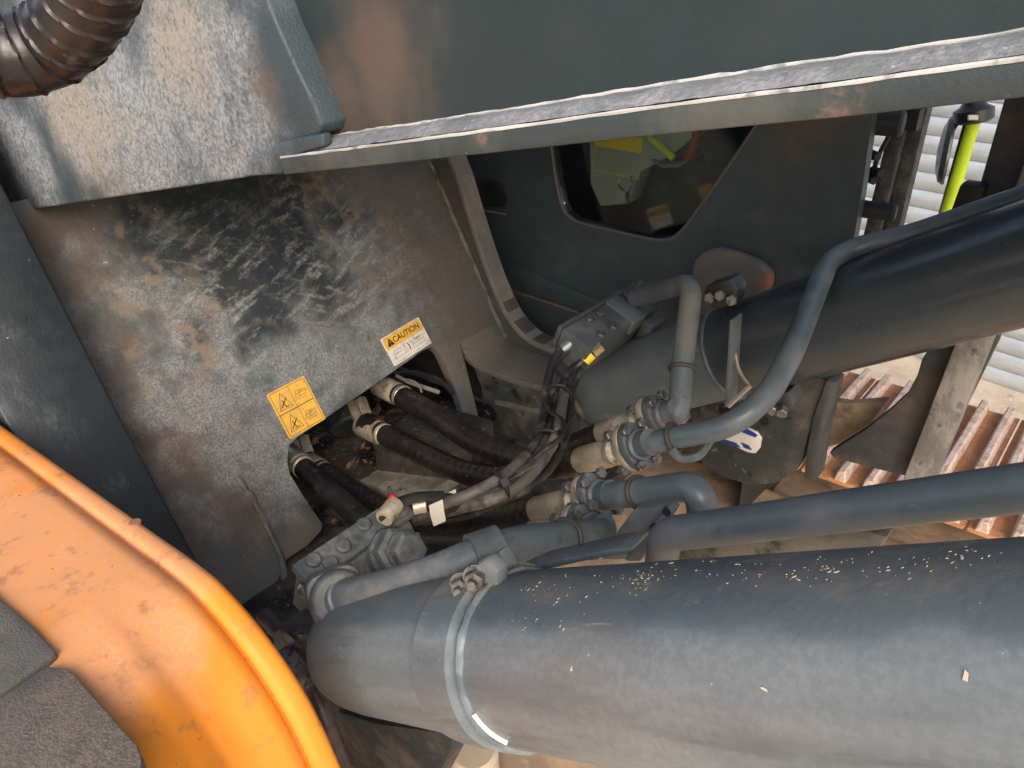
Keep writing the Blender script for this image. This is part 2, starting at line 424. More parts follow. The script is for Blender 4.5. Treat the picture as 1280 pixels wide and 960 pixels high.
# far bracket: inner face brown, front edge curving out to the toe
q = MB()
fe = [(556, 150), (564, 195), (574, 222), (586, 262), (604, 318), (622, 366), (638, 398), (660, 422), (690, 436), (720, 446), (724, 480), (715, 520), (690, 560)]
pr = [onY(x, y, YB2) for x, y in fe]
pr = pr + [Vector((pr[-1].x, YB2, FLOOR - .1)), Vector((-2.6, YB2, FLOOR - .1)), Vector((-2.6, YB2, H + .1)), Vector((pr[0].x - .05, YB2, H + .1))]
q.prism(pr, (0, .045, 0))
fbm = mat('far_bracket_paint', (.030, .035, .036), .6, layers=[dict(c=(.075, .055, .042), s=6, lo=.35, hi=.6, amt=.8, grit=80), dict(c=(.14, .11, .085), s=40, lo=.58, hi=.7, amt=.4)], bump=.3)
fb = obj('bracket', q, fbm, frame, bevel=.004, label='brown far bracket with curved front edge')
q = MB(); ed = smooth([onY(x, y, YB2) for x, y in fe[:10]], .012); vs = []; fs = []
for i_, p_ in enumerate(ed):
    t_ = (ed[min(i_ + 1, len(ed) - 1)] - ed[max(i_ - 1, 0)]).normalized(); n_ = Vector((-t_.z, 0, t_.x)); n_ = n_ if n_.x > 0 else -n_
    for yy, nn_ in ((-.004, .002), (.049, .002), (.049, -.012), (-.004, -.012)): vs.append(p_ + n_ * nn_ + Vector((0, yy, 0)))
for i_ in range(len(ed) - 1):
    for k in range(4): fs.append([i_ * 4 + k, i_ * 4 + (k + 1) % 4, i_ * 4 + 4 + (k + 1) % 4, i_ * 4 + 4 + k])
fs += [[0, 1, 2, 3], [len(vs) - 4, len(vs) - 3, len(vs) - 2, len(vs) - 1]]
q.add(vs, fs); obj('edge_strip', q, mat('lit_edge_dust', (.13, .12, .105), .75, layers=[dict(c=(.22, .17, .13), s=12, lo=.42, hi=.6, amt=.7, grit=120), dict(c=(.05, .055, .055), s=20, lo=.52, hi=.7, amt=.4)], bump=.3), fb, bevel=.002, seg=1)  # paler than the face: dust, plus forward-facing brightness put into the colour
# inner gusset whose pale top edge flows to the far cylinder foot
q = MB()
gp = [(590, 456), (604, 466), (640, 479), (690, 493), (713, 504), (727, 524), (728, 560), (700, 580), (600, 566), (590, 550), (603, 520), (601, 485)]
q.prism([onY(x, y, YG) for x, y in gp], (0, .05, 0))
obj('gusset', q, darkm, frame, bevel=.005)
q = MB(); q.prism([onY(x, y, YG - .006) for x, y in [(618, 500), (690, 516), (690, 521), (618, 506)]], (0, .01, 0)); obj('gusset_ledge', q, bracketm, frame, bevel=.001)
q = MB(); c = onY(612, 516, YG); q.hexa(c, (0, -1, 0), .016, .016); q.lathe(c, (0, -1, 0), [(0, .024), (.004, .024)], 20); q.lathe(c + Vector((0, -.016, 0)), (0, -1, 0), [(0, .008), (.012, .008)], 10)
obj('bolt', q, flat('black_bolt', (.02, .02, .021), .35, .6), frame)
# floor of the frame
q = MB(); q.prism([(-2.6, .42, FLOOR), (-.98, .42, FLOOR), (-.80, .7, FLOOR), (-.78, 1.3, FLOOR), (-2.6, 1.3, FLOOR)], (0, 0, -.03))
floorm = mat('oily_floor', (.020, .018, .017), .7, layers=[dict(c=(.085, .062, .047), s=5, lo=.4, hi=.6, amt=.8, grit=70), dict(c=OIL, s=7, lo=.5, hi=.6, r=.25), dict(c=(.28, .14, .07), s=30, lo=.63, hi=.7, amt=.7), dict(c=(.3, .26, .21), s=90, lo=.6, hi=.68, amt=.5)], bump=.8, bscale=90)
obj('floor_plate', q, floorm, frame, bevel=.004)
q = MB(); q.box(onZ(512, 602, FLOOR + .03), (.10, 0, .02), (0, .06, 0), (-.004, 0, .012)); obj('cover_plate', q, mat('dusty_cover', (.12, .11, .09), .8, layers=[dict(c=(.25, .22, .17), s=14, lo=.4, hi=.6), dict(c=OIL, s=20, lo=.55, hi=.65)], bump=.3), frame, bevel=.004)
q = MB()
q.box(onZ(545, 560, FLOOR + .05), (.10, .02, 0), (-.02, .10, 0), (0, 0, .05))
obj('pipe_block', q, floorm, frame, bevel=.012)
# lug plates that take the cylinder foot pins
q = MB(); lp = [(395, 800), (420, 890), (470, 905), (565, 918), (566, 935), (540, 985), (440, 1000), (360, 900), (340, 800)]
q.prism([onY(x, y, .49) for x, y in lp], (0, .05, 0))
obj('cylinder_lug', q, darkm, frame, bevel=.006)
q = MB(); lp = [(868, 566), (880, 584), (905, 598), (940, 608), (968, 605), (990, 594), (1003, 575), (1008, 555), (1016, 530), (1040, 478), (980, 460), (860, 500)]
q.prism([onY(x, y, 1.43) for x, y in lp], (0, .04, 0))
obj('cylinder_lug', q, darkm, frame, bevel=.006)
q = MB(); lp = [(1016, 520), (1032, 475), (1046, 478), (1030, 540), (1020, 602), (1004, 598), (1008, 560)]
q.prism([onY(x, y, 1.42) for x, y in lp], (0, .05, 0))
obj('lug_flange', q, guardm, frame, bevel=.006)
q = MB(); q.prism([onY(x, y, .95) for x, y in [(566, 930), (622, 940), (600, 975), (545, 985)]], (0, .15, 0)); obj('brown_rib', q, browncast, frame, bevel=.006)

# ================================================================== CAB
cabm = mat('cab_panel_paint', (.042, .060, .068), .38, layers=[dict(c=(.10, .085, .07), s=3, lo=.5, hi=.72, amt=.5), dict(c=(.09, .105, .11), s=18, lo=.5, hi=.7, amt=.35), dict(c=(.15, .08, .05), s=4, lo=.4, hi=.55, amt=.6, b=[(tuple(onY(1010, 175, 1.62)), .11, .7)]), dict(c=(.25, .22, .2), s=160, lo=.7, hi=.75, amt=.5)], bump=.12)
YC = 1.62
cab = thing('operator_cab', 'dark grey cab side panel with angular window under the boom', 'cab', (-1.0, YC, 1.2))
win = [(688, 170), (691, 195), (696, 228), (702, 255), (708, 267), (720, 276), (770, 289), (818, 299), (834, 299), (848, 292), (868, 268), (905, 216), (950, 150), (960, 100), (688, 100)]
# panel = strips round the window opening so the opening is real
wp_ = [onY(x, y, YC) for x, y in win]
def panel_with_hole(outer, hole, ex):
    q = MB(); me = bpy.data.meshes.new('t'); bm = bmesh.new()
    ov = [bm.verts.new(p) for p in outer]; hv = [bm.verts.new(p) for p in hole]
    oe = [bm.edges.new((ov[i], ov[(i + 1) % len(ov)])) for i in range(len(ov))]
    he = [bm.edges.new((hv[i], hv[(i + 1) % len(hv)])) for i in range(len(hv))]
    bmesh.ops.triangle_fill(bm, edges=oe + he, use_beauty=True)
    bm.verts.index_update(); vs = [v.co.copy() for v in bm.verts]; fs = [[v.index for v in f.verts] for f in bm.faces]
    k = len(vs); q.add(vs + [v + Vector(ex) for v in vs], fs + [[i + k for i in f][::-1] for f in fs])
    no = len(outer)
    for base, n in ((0, no), (no, len(hole))):
        for i in range(n):
            a, b2 = base + i, base + (i + 1) % n; q.f.append([a, b2, k + b2, k + a])
    bm.free(); bpy.data.meshes.remove(me); return q
outer = [onY(*p, YC) for p in [(480, 20), (1096, 60), (1090, 150), (1078, 235), (1062, 330), (1030, 470), (880, 520), (640, 470), (540, 330)]]
q = panel_with_hole(outer, wp_, (0, .03, 0))
obj('side_panel', q, cabm, cab, ang=30)
q = MB(); q.tube([p + Vector((0, -.002, 0)) for p in wp_[:13]], .0035, 8, .006); obj('window_seal', q, mat('window_seal_rubber', (.10, .085, .075), .6, bump=.1), cab)
gm = bpy.data.materials.new('window_glass'); gm.use_nodes = True
nt = gm.node_tree; nt.nodes.clear(); o_ = nt.nodes.new('ShaderNodeOutputMaterial'); mixs = nt.nodes.new('ShaderNodeMixShader'); tr = nt.nodes.new('ShaderNodeBsdfTransparent'); gl = nt.nodes.new('ShaderNodeBsdfGlossy'); fr = nt.nodes.new('ShaderNodeFresnel')
tr.inputs[0].default_value = (.86, .90, .88, 1); gl.inputs['Roughness'].default_value = .03; fr.inputs[0].default_value = 1.45
nt.links.new(fr.outputs[0], mixs.inputs[0]); nt.links.new(tr.outputs[0], mixs.inputs[1]); nt.links.new(gl.outputs[0], mixs.inputs[2]); nt.links.new(mixs.outputs[0], o_.inputs[0])
q = MB(); q.prism([p + Vector((0, .008, 0)) for p in wp_], (0, .005, 0)); obj('window_pane', q, gm, cab)
# inside of the cab
inm = flat('cab_interior', (.016, .014, .014), .7)
q = MB(); x0, x1, z0, z1, y0, y1 = -2.4, onY(1040, 250, YC + .38).x, .5, 2.9, YC + .035, YC + .38
q.add([(x0, y1, z0), (x1, y1, z0), (x1, y1, z1), (x0, y1, z1), (x0, y0, z0), (x1, y0, z0), (x1, y0, z1), (x0, y0, z1)], [[0, 1, 2, 3], [0, 1, 5, 4], [0, 3, 7, 4], [1, 2, 6, 5]])
obj('cab_interior', q, inm, cab)
YI = YC + .10
q = MB(); q.prism([onY(x, y, YI) for x, y in [(735, 120), (738, 230), (750, 258), (785, 255), (800, 215), (845, 190), (880, 160), (900, 100)]], (0, .06, 0))
obj('console', q, flat('console_grey', (.42, .44, .42), .5), cab, bevel=.004)
ym = flat('console_label_yellow', (.85, .66, .05), .5)
def quadpx(q, pts, Y, th=.0015): q.prism([onY(x, y, Y) for x, y in pts], (0, th, 0))
q = MB(); YL = YI - .003
quadpx(q, [(744, 176), (804, 171), (802, 192), (744, 182)], YL)
for a, b_ in (((744, 182), (741, 212)), ((741, 212), (798, 224)), ((798, 224), (802, 190))):
    q.tube([onY(*a, YL), onY(*b_, YL)], .0014, 6)
obj('console_label', q, ym, cab)
q = MB(); q.tube(pathY([(774, 224, YL - .01), (775, 234, YL - .015), (783, 238, YL - .018), (789, 233, YL - .015), (789, 220, YL - .01)]), .003, 8); q.tube(pathY([(784, 238, YL - .018), (783, 251, YL - .01)]), .005, 8)
obj('shackle', q, flat('bright_metal', (.65, .68, .68), .25, .9), cab)
limem = mat('lime_sleeve', (.55, .75, .02), .55, layers=[dict(c=(.40, .52, .05), s=80, lo=.5, hi=.7, amt=.6)], bump=.5, bscale=500)
q = MB(); q.tube(pathY([(812, 172, YI - .06), (842, 198, YI - .06)]), .0085, 12); obj('lever_grip', q, limem, cab)
q = MB(); q.tube(pathY([(872, 160, YI - .03), (868, 180, YI - .03), (858, 200, YI - .03)]), .010, 10); obj('red_lever', q, flat('red_plastic', (.35, .03, .03), .4), cab)
q = MB(); q.prism([onY(x, y, YI - .02) for x, y in [(812, 200), (830, 206), (850, 205), (872, 190), (866, 198), (848, 209), (828, 210)]], (0, .05, 0)); obj('cup_rim', q, flat('teal_plastic', (.1, .2, .19), .5), cab)
# seams, recess and boss on the side panel
seamm = mat('panel_seam_edge', (.16, .12, .09), .7, bump=.2)
q2_ = MB(); q2_.tube([onY(594, 261, YC - .002), onY(632, 268, YC - .002)], .003, 6); q = MB(); q.tube([onY(626, 359, YC - .004), onY(722, 390, YC - .004)], .0035, 6); obj('panel_seam', q2_, seamm, cab); obj('panel_seam', q, seamm, cab)
q = MB(); q.prism([onY(x, y, YC - .006) for x, y in [(560, 330), (626, 359), (722, 390), (760, 402), (760, 470), (600, 470)]], (0, .012, 0)); obj('lower_panel', q, cabm, cab, bevel=.002)
q = MB(); q.prism([onY(x, y, YC - .012) for x, y in [(640, 330), (726, 368), (760, 380), (758, 400), (722, 387), (628, 356)]], (0, .014, 0)); obj('lower_panel', q, cabm, cab, bevel=.003)
q = MB(); q.prism([onY(x, y, YC - .004) for x, y in [(588, 226), (615, 224), (630, 232), (634, 246), (630, 260), (596, 258)]], (0, .008, 0)); obj('recess_cover', q, flat('recess_black', (.012, .015, .016), .5), cab, bevel=.003)
# rounded boss half hidden by the far cylinder
q = MB(); ctr = [onY(x, y, YC) for x, y in [(868, 345), (872, 322), (885, 310), (905, 306), (930, 312), (958, 322), (972, 338), (970, 356), (955, 372), (870, 400)]]
q.prism([p + Vector((0, -.03, 0)) for p in ctr], (0, .03, 0)); obj('panel_boss', q, mat('boss_paint', (.085, .085, .083), .5, layers=[dict(c=(.16, .14, .125), s=5, lo=.4, hi=.6, amt=.6), dict(c=(.25, .10, .06), s=8, lo=.3, hi=.5, b=[(tuple(onY(964, 350, YC - .03)), .03, .6)])], bump=.2), cab, bevel=.02, seg=4)
# front door post, hinges
postm = mat('door_post_rubber', (.06, .058, .055), .7, layers=[dict(c=(.15, .14, .125), s=40, lo=.45, hi=.6, amt=.7), dict(c=(.2, .12, .08), s=16, lo=.62, hi=.7, amt=.5)], bump=.6, bscale=200)
def bar2(name, A, B, hw, th, m, par, bevel=.003):
    A, B = Vector(A), Vector(B); t = (B - A).normalized(); u = Vector((0, 1, 0)); v = t.cross(u).normalized(); u = v.cross(t)
    q = MB(); q.box((A + B) / 2, (B - A) / 2, v * hw, u * th); return obj(name, q, m, par, bevel)
YPST = 1.80
bar2('door_post', onY(1146, 80, YPST), onY(1074, 372, YPST), .016, .03, postm, cab)
bar2('door_post', onY(1166, 80, YPST + .01), onY(1097, 372, YPST + .01), .015, .02, postm, cab)
hingem = flat('hinge_black', (.018, .018, .018), .6)
for (x, y, r_) in ((1092, 152, .026), (1084, 262, .018)):
    q = MB(); c = onY(x, y, YC + .05); q.lathe(c - Vector((.02, 0, 0)), (1, .1, 0), [(0, r_), (.07, r_), (.075, r_ * .8)], 16); obj('hinge', q, hingem, cab)

q = MB()
for x, y in ((1086, 192), (1090, 213), (1082, 221)):
    q.hexa(onY(x, y, YC + .08), (.8, -.6, 0), .010, .03)
q.tube(pathY([(1118, 150, 1.72), (1110, 172, 1.72), (1098, 195, 1.72), (1092, 214, 1.72)]), .005, 8)
q.box(onY(1130, 146, 1.78), (.035, 0, 0), (0, .03, 0), (0, 0, .02))
obj('latch', q, flat('latch_black', (.02, .018, .016), .6), cab)

# mirror on a hi-vis covered pole
mr = thing('grab_pole', 'lime yellow sleeved pole with black clamp and round mirror', 'mirror pole', onY(1172, 292, 2.2))
YM = 2.2
q = MB(); q.tube([onY(1217, 150, YM), onY(1177, 288, YM)], .0165, 16); obj('sleeve', q, limem, mr)
q = MB(); q.tube([onY(1218, 130, YM), onY(1170, 300, YM)], .012, 12); obj('pole', q, flat('pole_black', (.015, .015, .015), .4), mr)
q = MB(); c = onY(1217, 141, YM); t = (onY(1217, 120, YM) - c).normalized(); q.lathe(c - t * .022, t, [(0, .036), (.006, .044), (.03, .044), (.038, .03), (.05, .022), (.06, .03)], 24); obj('clamp', q, flat('clamp_black', (.02, .021, .022), .3), mr)
q = MB(); q.box(onY(1216, 147, YM - .048), rt * .012, dn * .006, fw * .003); obj('clamp_badge', q, flat('badge_grey', (.5, .5, .48), .4), mr, bevel=.002)
q = MB(); c = onY(1184, 187, YM); md = (rt * .86 - fw * .45 + dn * .18).normalized(); up = (dn * -1 + rt * .32).normalized(); up = (up - md * up.dot(md)).normalized(); sd = md.cross(up)
vs = []; fs = []
pr = [(-.022, .0), (-.018, .6), (-.008, .92), (.004, 1), (.008, .97), (.008, .88), (.004, .86), (.003, 0.)]
N = 32
for d, k in pr:
    for i in range(N):
        a = 2 * math.pi * i / N; kk = max(k, .01); vs.append(c + md * d + up * math.cos(a) * .088 * kk + sd * math.sin(a) * .062 * kk)
for j in range(len(pr) - 1):
    for i in range(N): fs.append([j * N + i, j * N + (i + 1) % N, (j + 1) * N + (i + 1) % N, (j + 1) * N + i])
q.add(vs, fs); obj('mirror_head', q, flat('mirror_shell', (.10, .105, .11), .25, .4), mr)
q = MB(); q.tube([c + up * .04, onY(1200, 150, YM), onY(1212, 146, YM)], .006, 8); obj('mirror_arm', q, flat('arm_black', (.02, .02, .02), .4), mr)

# dark guard plate between the far cylinder and the track
gd = thing('guard_plate', 'dark leaning steel guard plate with hollowed lower edge over the rusty track', 'guard plate', onY(1140, 590, 1.62))
q = MB(); gpx = [(1290, 10), (1255, 125), (1213, 271), (1170, 420), (1152, 450), (1146, 470), (1134, 492), (1113, 512), (1080, 538), (1036, 566), (1042, 573), (1100, 588), (1142, 598), (1164, 598), (1247, 428), (1380, 10)]
q.prism([onY(x, y, 1.62) for x, y in gpx], (0, .03, 0)); obj('plate', q, guardm, gd, bevel=.004)
bar2('edge_strip', onY(1385, 10, 1.60), onY(1150, 600, 1.60), .028, .028, mat('strip_worn', (.15, .14, .13), .7, layers=[dict(c=(.32, .29, .26), s=18, st=(1, 1, .4), lo=.45, hi=.62, amt=.8), dict(c=(.06, .055, .05), s=30, lo=.55, hi=.68)], bump=.6), gd)
q = MB(); q.prism([onY(x, y, 1.70) for x, y in [(1034, 500), (1060, 504), (1112, 500), (1090, 530), (1050, 556), (1018, 566), (1020, 535)]], (0, .03, 0)); obj('lower_bracket', q, browncast, gd, bevel=.01)
q = MB(); q.box(onY(1207, 262, 1.6), (.02, 0, .0), (0, .02, 0), (0.005, 0, .05)); obj('rubber_stop', q, flat('rubber_black', (.012, .012, .012), .7), gd, bevel=.006)

# ================================================================== BOOM
YF, YS = .462, .50
boom = thing('boom', 'dark blue-grey excavator boom with pale weld bead along its lower edge', 'boom', onY(330, 215, YS))
boomm = mat('boom_paint', (.016, .028, .032), .34, layers=[
    dict(c=(.026, .036, .037), s=4, lo=.45, hi=.65, amt=.7, r=.45),
    dict(c=(.13, .085, .06), s=3, lo=.3, hi=.5, amt=.62, r=.5, b=[(tuple(onY(480, 70, YS)), .07, .9), (tuple(onY(420, 110, YS)), .05, .9)]),  # brown reflection on the side plate, painted in as soft blobs
    dict(c=(.15, .13, .11), s=8, lo=.45, hi=.65, amt=.25, b=[(tuple(onY(380, 60, YS)), .06, .8)]),
    dict(c=(.45, .38, .33), s=90, lo=.72, hi=.76, amt=.7)], bump=.12)
def strip(px_top, px_bot, ya, yb, za=0, zb=0): pass
low = [(-260, 318), (40, 262), (180, 241), (360, 218), (600, 193), (840, 167), (1060, 146), (1280, 122), (1420, 106)]
top = [(-260, 294), (40, 238), (180, 215), (345, 196), (400, 190), (600, 164), (840, 130), (1060, 103), (1280, 72), (1420, 52)]
lowF = [onY(x, y, YF) for x, y in low[3:]]; topF = [onY(x, y, YF) for x, y in top[4:]]
# one smooth lower line in X/Z, used for every boom part
def interp(P, x):
    for i in range(len(P) - 1):
        if P[i].x <= x <= P[i + 1].x:
            t = (x - P[i].x) / (P[i + 1].x - P[i].x); return P[i].z + (P[i + 1].z - P[i].z) * t
    a, b_ = (P[0], P[1]) if x < P[0].x else (P[-2], P[-1])
    return a.z + (b_.z - a.z) * (x - a.x) / (b_.x - a.x)
Xs = [-.72 + i * (.82 + .0) / 60 for i in range(61)] + [.3, .6, 1.2]
Xs = [onY(352, 205, YF).x] + Xs[1:]; Xs = [Xs[0]] + [x for x in Xs[1:] if x > Xs[0] + .003]
lowz = lambda x: interp(lowF, x); topz = lambda x: interp(topF, x)
q = MB(); q.prism([Vector((x, YS, topz(x) - .002)) for x in Xs] + [Vector((1.2, YS, H + 1.3)), Vector((-1.0, YS, H + 1.0)), Vector((-1.0, YS, H + .1)), Vector((Xs[0], YS, topz(Xs[0]) + .05))][:-1], (0, .02, 0))
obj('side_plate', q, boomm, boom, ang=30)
q = MB(); q.prism([Vector((x, 1.12, topz(x) - .002)) for x in Xs] + [Vector((1.2, 1.12, H + 1.3)), Vector((-1.4, 1.12, H + 1.0)), Vector((-1.4, 1.12, H - .3))], (0, .02, 0))
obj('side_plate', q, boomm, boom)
flangem = mat('boom_flange_paint', (.030, .043, .045), .42, layers=[dict(c=(.085, .085, .076), s=7, lo=.42, hi=.62, amt=.7), dict(c=(.22, .12, .08), s=60, lo=.45, hi=.6, grit=160, amt=.5, b=[(tuple(onY(1040, 128, YF)), .018, .6), (tuple(onY(602, 170, YF)), .008, .6)]), dict(c=(.35, .32, .28), s=120, lo=.66, hi=.72, amt=.5)], bump=.25)
q = MB(); q.prism([Vector((x, YF, lowz(x))) for x in Xs] + [Vector((x, YF, topz(x))) for x in Xs[::-1]], (0, 1.16 - YF, 0))
obj('bottom_flange', q, flangem, boom, bevel=.0015)
FY = .470
footm = mat('boom_foot_paint', (.035, .052, .064), .5, layers=[
    dict(c=(.27, .285, .30), s=6, lo=.28, hi=.5, amt=.93, grit=220, gmin=.45, bs=9, b=[(tuple(onY(230, 90, FY)), .15, .6), (tuple(onY(170, 170, FY)), .17, .5), (tuple(onY(280, 150, FY)), .1, .5), (tuple(onY(80, 120, FY)), .14, .6), (tuple(onY(30, 190, FY)), .12, .6)]),
    dict(c=(.27, .225, .165), s=5, lo=.36, hi=.58, amt=.75, grit=130, gmin=.5, b=[(tuple(onY(100, 150, FY)), .16, .7), (tuple(onY(230, 40, FY)), .09, .7)]),
    dict(c=(.028, .042, .05), s=16, lo=.55, hi=.66, amt=.5, r=.5, grit=90, st=(1.5, 1, .9)),
    dict(c=(.12, .08, .06), s=6, lo=.4, hi=.6, amt=.7, b=[(tuple(onY(330, 110, FY)), .035, .7)]),
    dict(c=(.05, .06, .07), s=120, lo=.56, hi=.62, amt=.55),
    dict(c=(.6, .57, .52), s=180, lo=.68, hi=.72, amt=.7)], bump=.5, bscale=320)
RUNM = footm
# weld bead, uneven
weldm = mat('weld_bead_worn', (.20, .205, .212), .5, .1, layers=[dict(c=(.34, .345, .35), s=25, lo=.40, hi=.65, amt=.8, grit=240, gmin=.2), dict(c=(.09, .095, .10), s=80, lo=.52, hi=.70, amt=.6), dict(c=(.60, .56, .50), s=90, lo=.62, hi=.68, amt=.5)], bump=.5, bscale=300)
vs = []; fs = []; K = 8; NX = 240; xa, xb = onY(330, 200, YF).x, .35
for i in range(NX + 1):
    x = xa + (xb - xa) * i / NX
    wv = 1 + .28 * noise.noise(Vector((x * 14, 1, 0))) + .07 * noise.noise(Vector((x * 60, 5, 0)))
    zt = topz(x)
    end = min(1, (i + 1) / 8)
    hh = .0088 * wv * end; dd = (YS - YF - .003)
    for k in range(K):
        t = k / (K - 1)
        y = YS + .002 - dd * t; z = zt + hh * (1 - t) ** 1.15 + .0035 * math.sin(math.pi * t) * wv + .0012
        z += .0006 * noise.noise(Vector((x * 90, t * 5, 2)))
        vs.append(Vector((x, y, z)))
for i in range(NX):
    for k in range(K - 1): fs.append([i * K + k, (i + 1) * K + k, (i + 1) * K + k + 1, i * K + k + 1])
q = MB(); q.add(vs, fs); wb_ = obj('weld_bead', q, weldm, boom, ang=80)
edgp = mat('worn_edge', (.46, .46, .44), .5, layers=[dict(c=(.16, .17, .18), s=40, lo=.52, hi=.66, amt=.8)], bump=.2)
q = MB(); q.tube([vs[i * K] + Vector((0, -.0022, .0006)) for i in range(2, NX + 1, 2)], .0013, 6, rf=wob(.7, 60)); obj('worn_edge', q, edgp, wb_)
q = MB(); q.tube([Vector((x, YF + .0004, topz(x) - .0004)) for x in Xs[:-2]] , .0014, 6, .004, rf=wob(.6, 40)); obj('worn_edge', q, edgp, boom)
q = MB(); q.prism([onY(x, y, .4635) for x, y in [(303, 221), (306, 202), (322, 191), (345, 179), (372, 172), (402, 167), (404, 184), (376, 192), (358, 201), (352, 218)]], (0, .012, 0)); obj('weld_run_out', q, RUNM, boom, bevel=.003, seg=3)
# thicker boom foot, pale with dust
fp = [(-320, 330), (40, 262), (180, 241), (306, 222), (308, 206), (330, 192), (365, 178), (398, 168), (402, 156), (392, 130), (372, 90), (345, 30), (322, -30), (250, -190), (-200, -260)]
q = MB(); q.prism([onY(x, y, FY) for x, y in fp], (0, .05, 0)); obj('foot_plate', q, footm, boom, bevel=.0035, seg=3)
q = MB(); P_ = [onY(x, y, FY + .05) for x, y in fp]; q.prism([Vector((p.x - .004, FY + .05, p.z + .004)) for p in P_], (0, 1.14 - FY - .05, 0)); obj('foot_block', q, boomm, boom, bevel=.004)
# raised edge weld beside the foot
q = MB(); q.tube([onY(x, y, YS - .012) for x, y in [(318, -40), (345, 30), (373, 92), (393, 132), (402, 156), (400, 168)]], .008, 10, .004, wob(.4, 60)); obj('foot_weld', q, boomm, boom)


# ================================================================== LIFT CYLINDERS
# band direction: away from the axis towards the far/top side
def on_cyl(px, py, C, rad):
    d = ray(px, py); d0 = d - AX * d.dot(AX); e = CAM - C; e0 = e - AX * e.dot(AX)
    a = d0.dot(d0); b = 2 * d0.dot(e0); c = e0.dot(e0) - rad * rad; D = b * b - 4 * a * c
    if D < 0: D = 0
    return CAM + d * ((-b - D ** .5) / (2 * a))
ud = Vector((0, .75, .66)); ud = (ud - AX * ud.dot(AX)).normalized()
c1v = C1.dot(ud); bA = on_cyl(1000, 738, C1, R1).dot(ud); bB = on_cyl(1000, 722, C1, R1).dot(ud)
cyl1m = mat('near_cylinder_paint', (.078, .102, .116), .38, layers=[
    dict(c=(.095, .120, .128), s=3.5, lo=.40, hi=.62, amt=.75, r=.5),
    dict(c=(.195, .218, .230), s=9, st=(.18, 1, 1), rot=(0, -.56, 0), lo=.30, hi=.58, amt=.75, r=.44, h=.05, grit=160, gmin=.7, band=(tuple(ud), -9, on_cyl(1000, 790, C1, R1).dot(ud), .010)),  # light grey sheen of the lower flank, painted as a pale band
    dict(c=(.12, .09, .07), s=5, lo=.36, hi=.56, amt=.28, b=[(tuple(C1 + AX * .14 + Vector((0, -.07, .05))), .055, .9), (tuple(C1 + AX * -.06 + Vector((0, -.085, -.03))), .05, .9)]),
    dict(c=(.150, .138, .116), s=9, lo=.28, hi=.60, amt=.85, grit=90, gmin=.55, band=(tuple(ud), bA, bA + .3, .010)),
    dict(c=(.42, .37, .29), s=38, st=(.6, 1, .8), lo=.50, hi=.62, amt=.9, grit=260, gmin=.1, band=(tuple(ud), bA, bA + .3, .008), b=[(tuple(C1 + AX * (.14 + .09 * k) + ud * .08), .06, .6) for k in range(5)]),
    dict(c=(.26, .28, .28), s=60, st=(.05, 1, 1), rot=(.1, -.60, 0), lo=.66, hi=.70, amt=.5, h=.1),
    dict(c=(.045, .058, .065), s=22, st=(.10, 1, .9), rot=(0, -.60, 0), lo=.56, hi=.70, amt=.55, r=.35, h=.05),
    dict(c=(.045, .055, .065), s=20, st=(.22, 1, .5), rot=(0, -.56, 0), lo=.60, hi=.74, amt=.6),
    dict(c=(.035, .035, .035), s=13, lo=.68, hi=.74, amt=.6),
    dict(c=(.17, .18, .19), s=80, lo=.60, hi=.74, amt=.4),
    dict(c=(.6, .56, .48), s=90, lo=.69, hi=.71, amt=.8)], bump=.18, bscale=180)
steelm = mat('pipe_paint', (.064, .082, .090), .42, layers=[dict(c=(.15, .155, .155), s=12, lo=.42, hi=.62, amt=.6, grit=150), dict(c=(.17, .135, .10), s=8, lo=.5, hi=.68, amt=.5), dict(c=(.03, .035, .04), s=26, lo=.58, hi=.68, amt=.7), dict(c=(.4, .36, .3), s=170, lo=.69, hi=.73, amt=.6)], bump=.22, bscale=260)
pipedm = mat('dark_pipe_paint', (.080, .102, .114), .34, layers=[dict(c=(.16, .168, .168), s=10, lo=.45, hi=.65, amt=.6), dict(c=(.2, .17, .14), s=90, lo=.62, hi=.7, amt=.4)], bump=.12)
blockm = mat('valve_block_paint', (.056, .068, .072), .5, layers=[dict(c=(.19, .175, .15), s=12, lo=.4, hi=.62, amt=.7, grit=120), dict(c=(.03, .033, .035), s=18, lo=.55, hi=.66, amt=.8), dict(c=(.26, .19, .13), s=30, lo=.62, hi=.72, amt=.7)], bump=.35)
blockdm = mat('far_valve_paint', (.055, .068, .072), .5, layers=[dict(c=(.13, .12, .10), s=14, lo=.45, hi=.65, amt=.6), dict(c=(.22, .14, .1), s=30, lo=.6, hi=.7, amt=.5)], bump=.3)
boltm = mat('bolt_steel', (.16, .155, .15), .35, .6, layers=[dict(c=(.05, .045, .04), s=90, lo=.45, hi=.65, h=.05), dict(c=(.5, .5, .5), s=90, lo=.62, hi=.68, amt=.5, r=.3, h=0)], bump=.06)
ferm = mat('cream_ferrule', (.42, .36, .26), .40, .45, layers=[dict(c=(.27, .21, .14), s=30, lo=.5, hi=.66, amt=.7), dict(c=(.62, .58, .48), s=24, lo=.5, hi=.65, amt=.5), dict(c=(.07, .05, .04), s=34, lo=.56, hi=.68, amt=.75)], bump=.2)
ringm = mat('rubber_ring', (.045, .035, .03), .6, bump=.2)

cy1 = thing('lift_cylinder', 'big blue-grey lift cylinder nearest the camera, across the bottom', 'hydraulic cylinder', C1 - AX * .45, 'boom lift cylinders')
A0 = C1 - AX * .375
q = MB(); r = R1
q.lathe(C1, AX, [(.008, r * .99), (.012, r), (1.9, r)], 96); obj('barrel', q, cyl1m, cy1, ang=40)
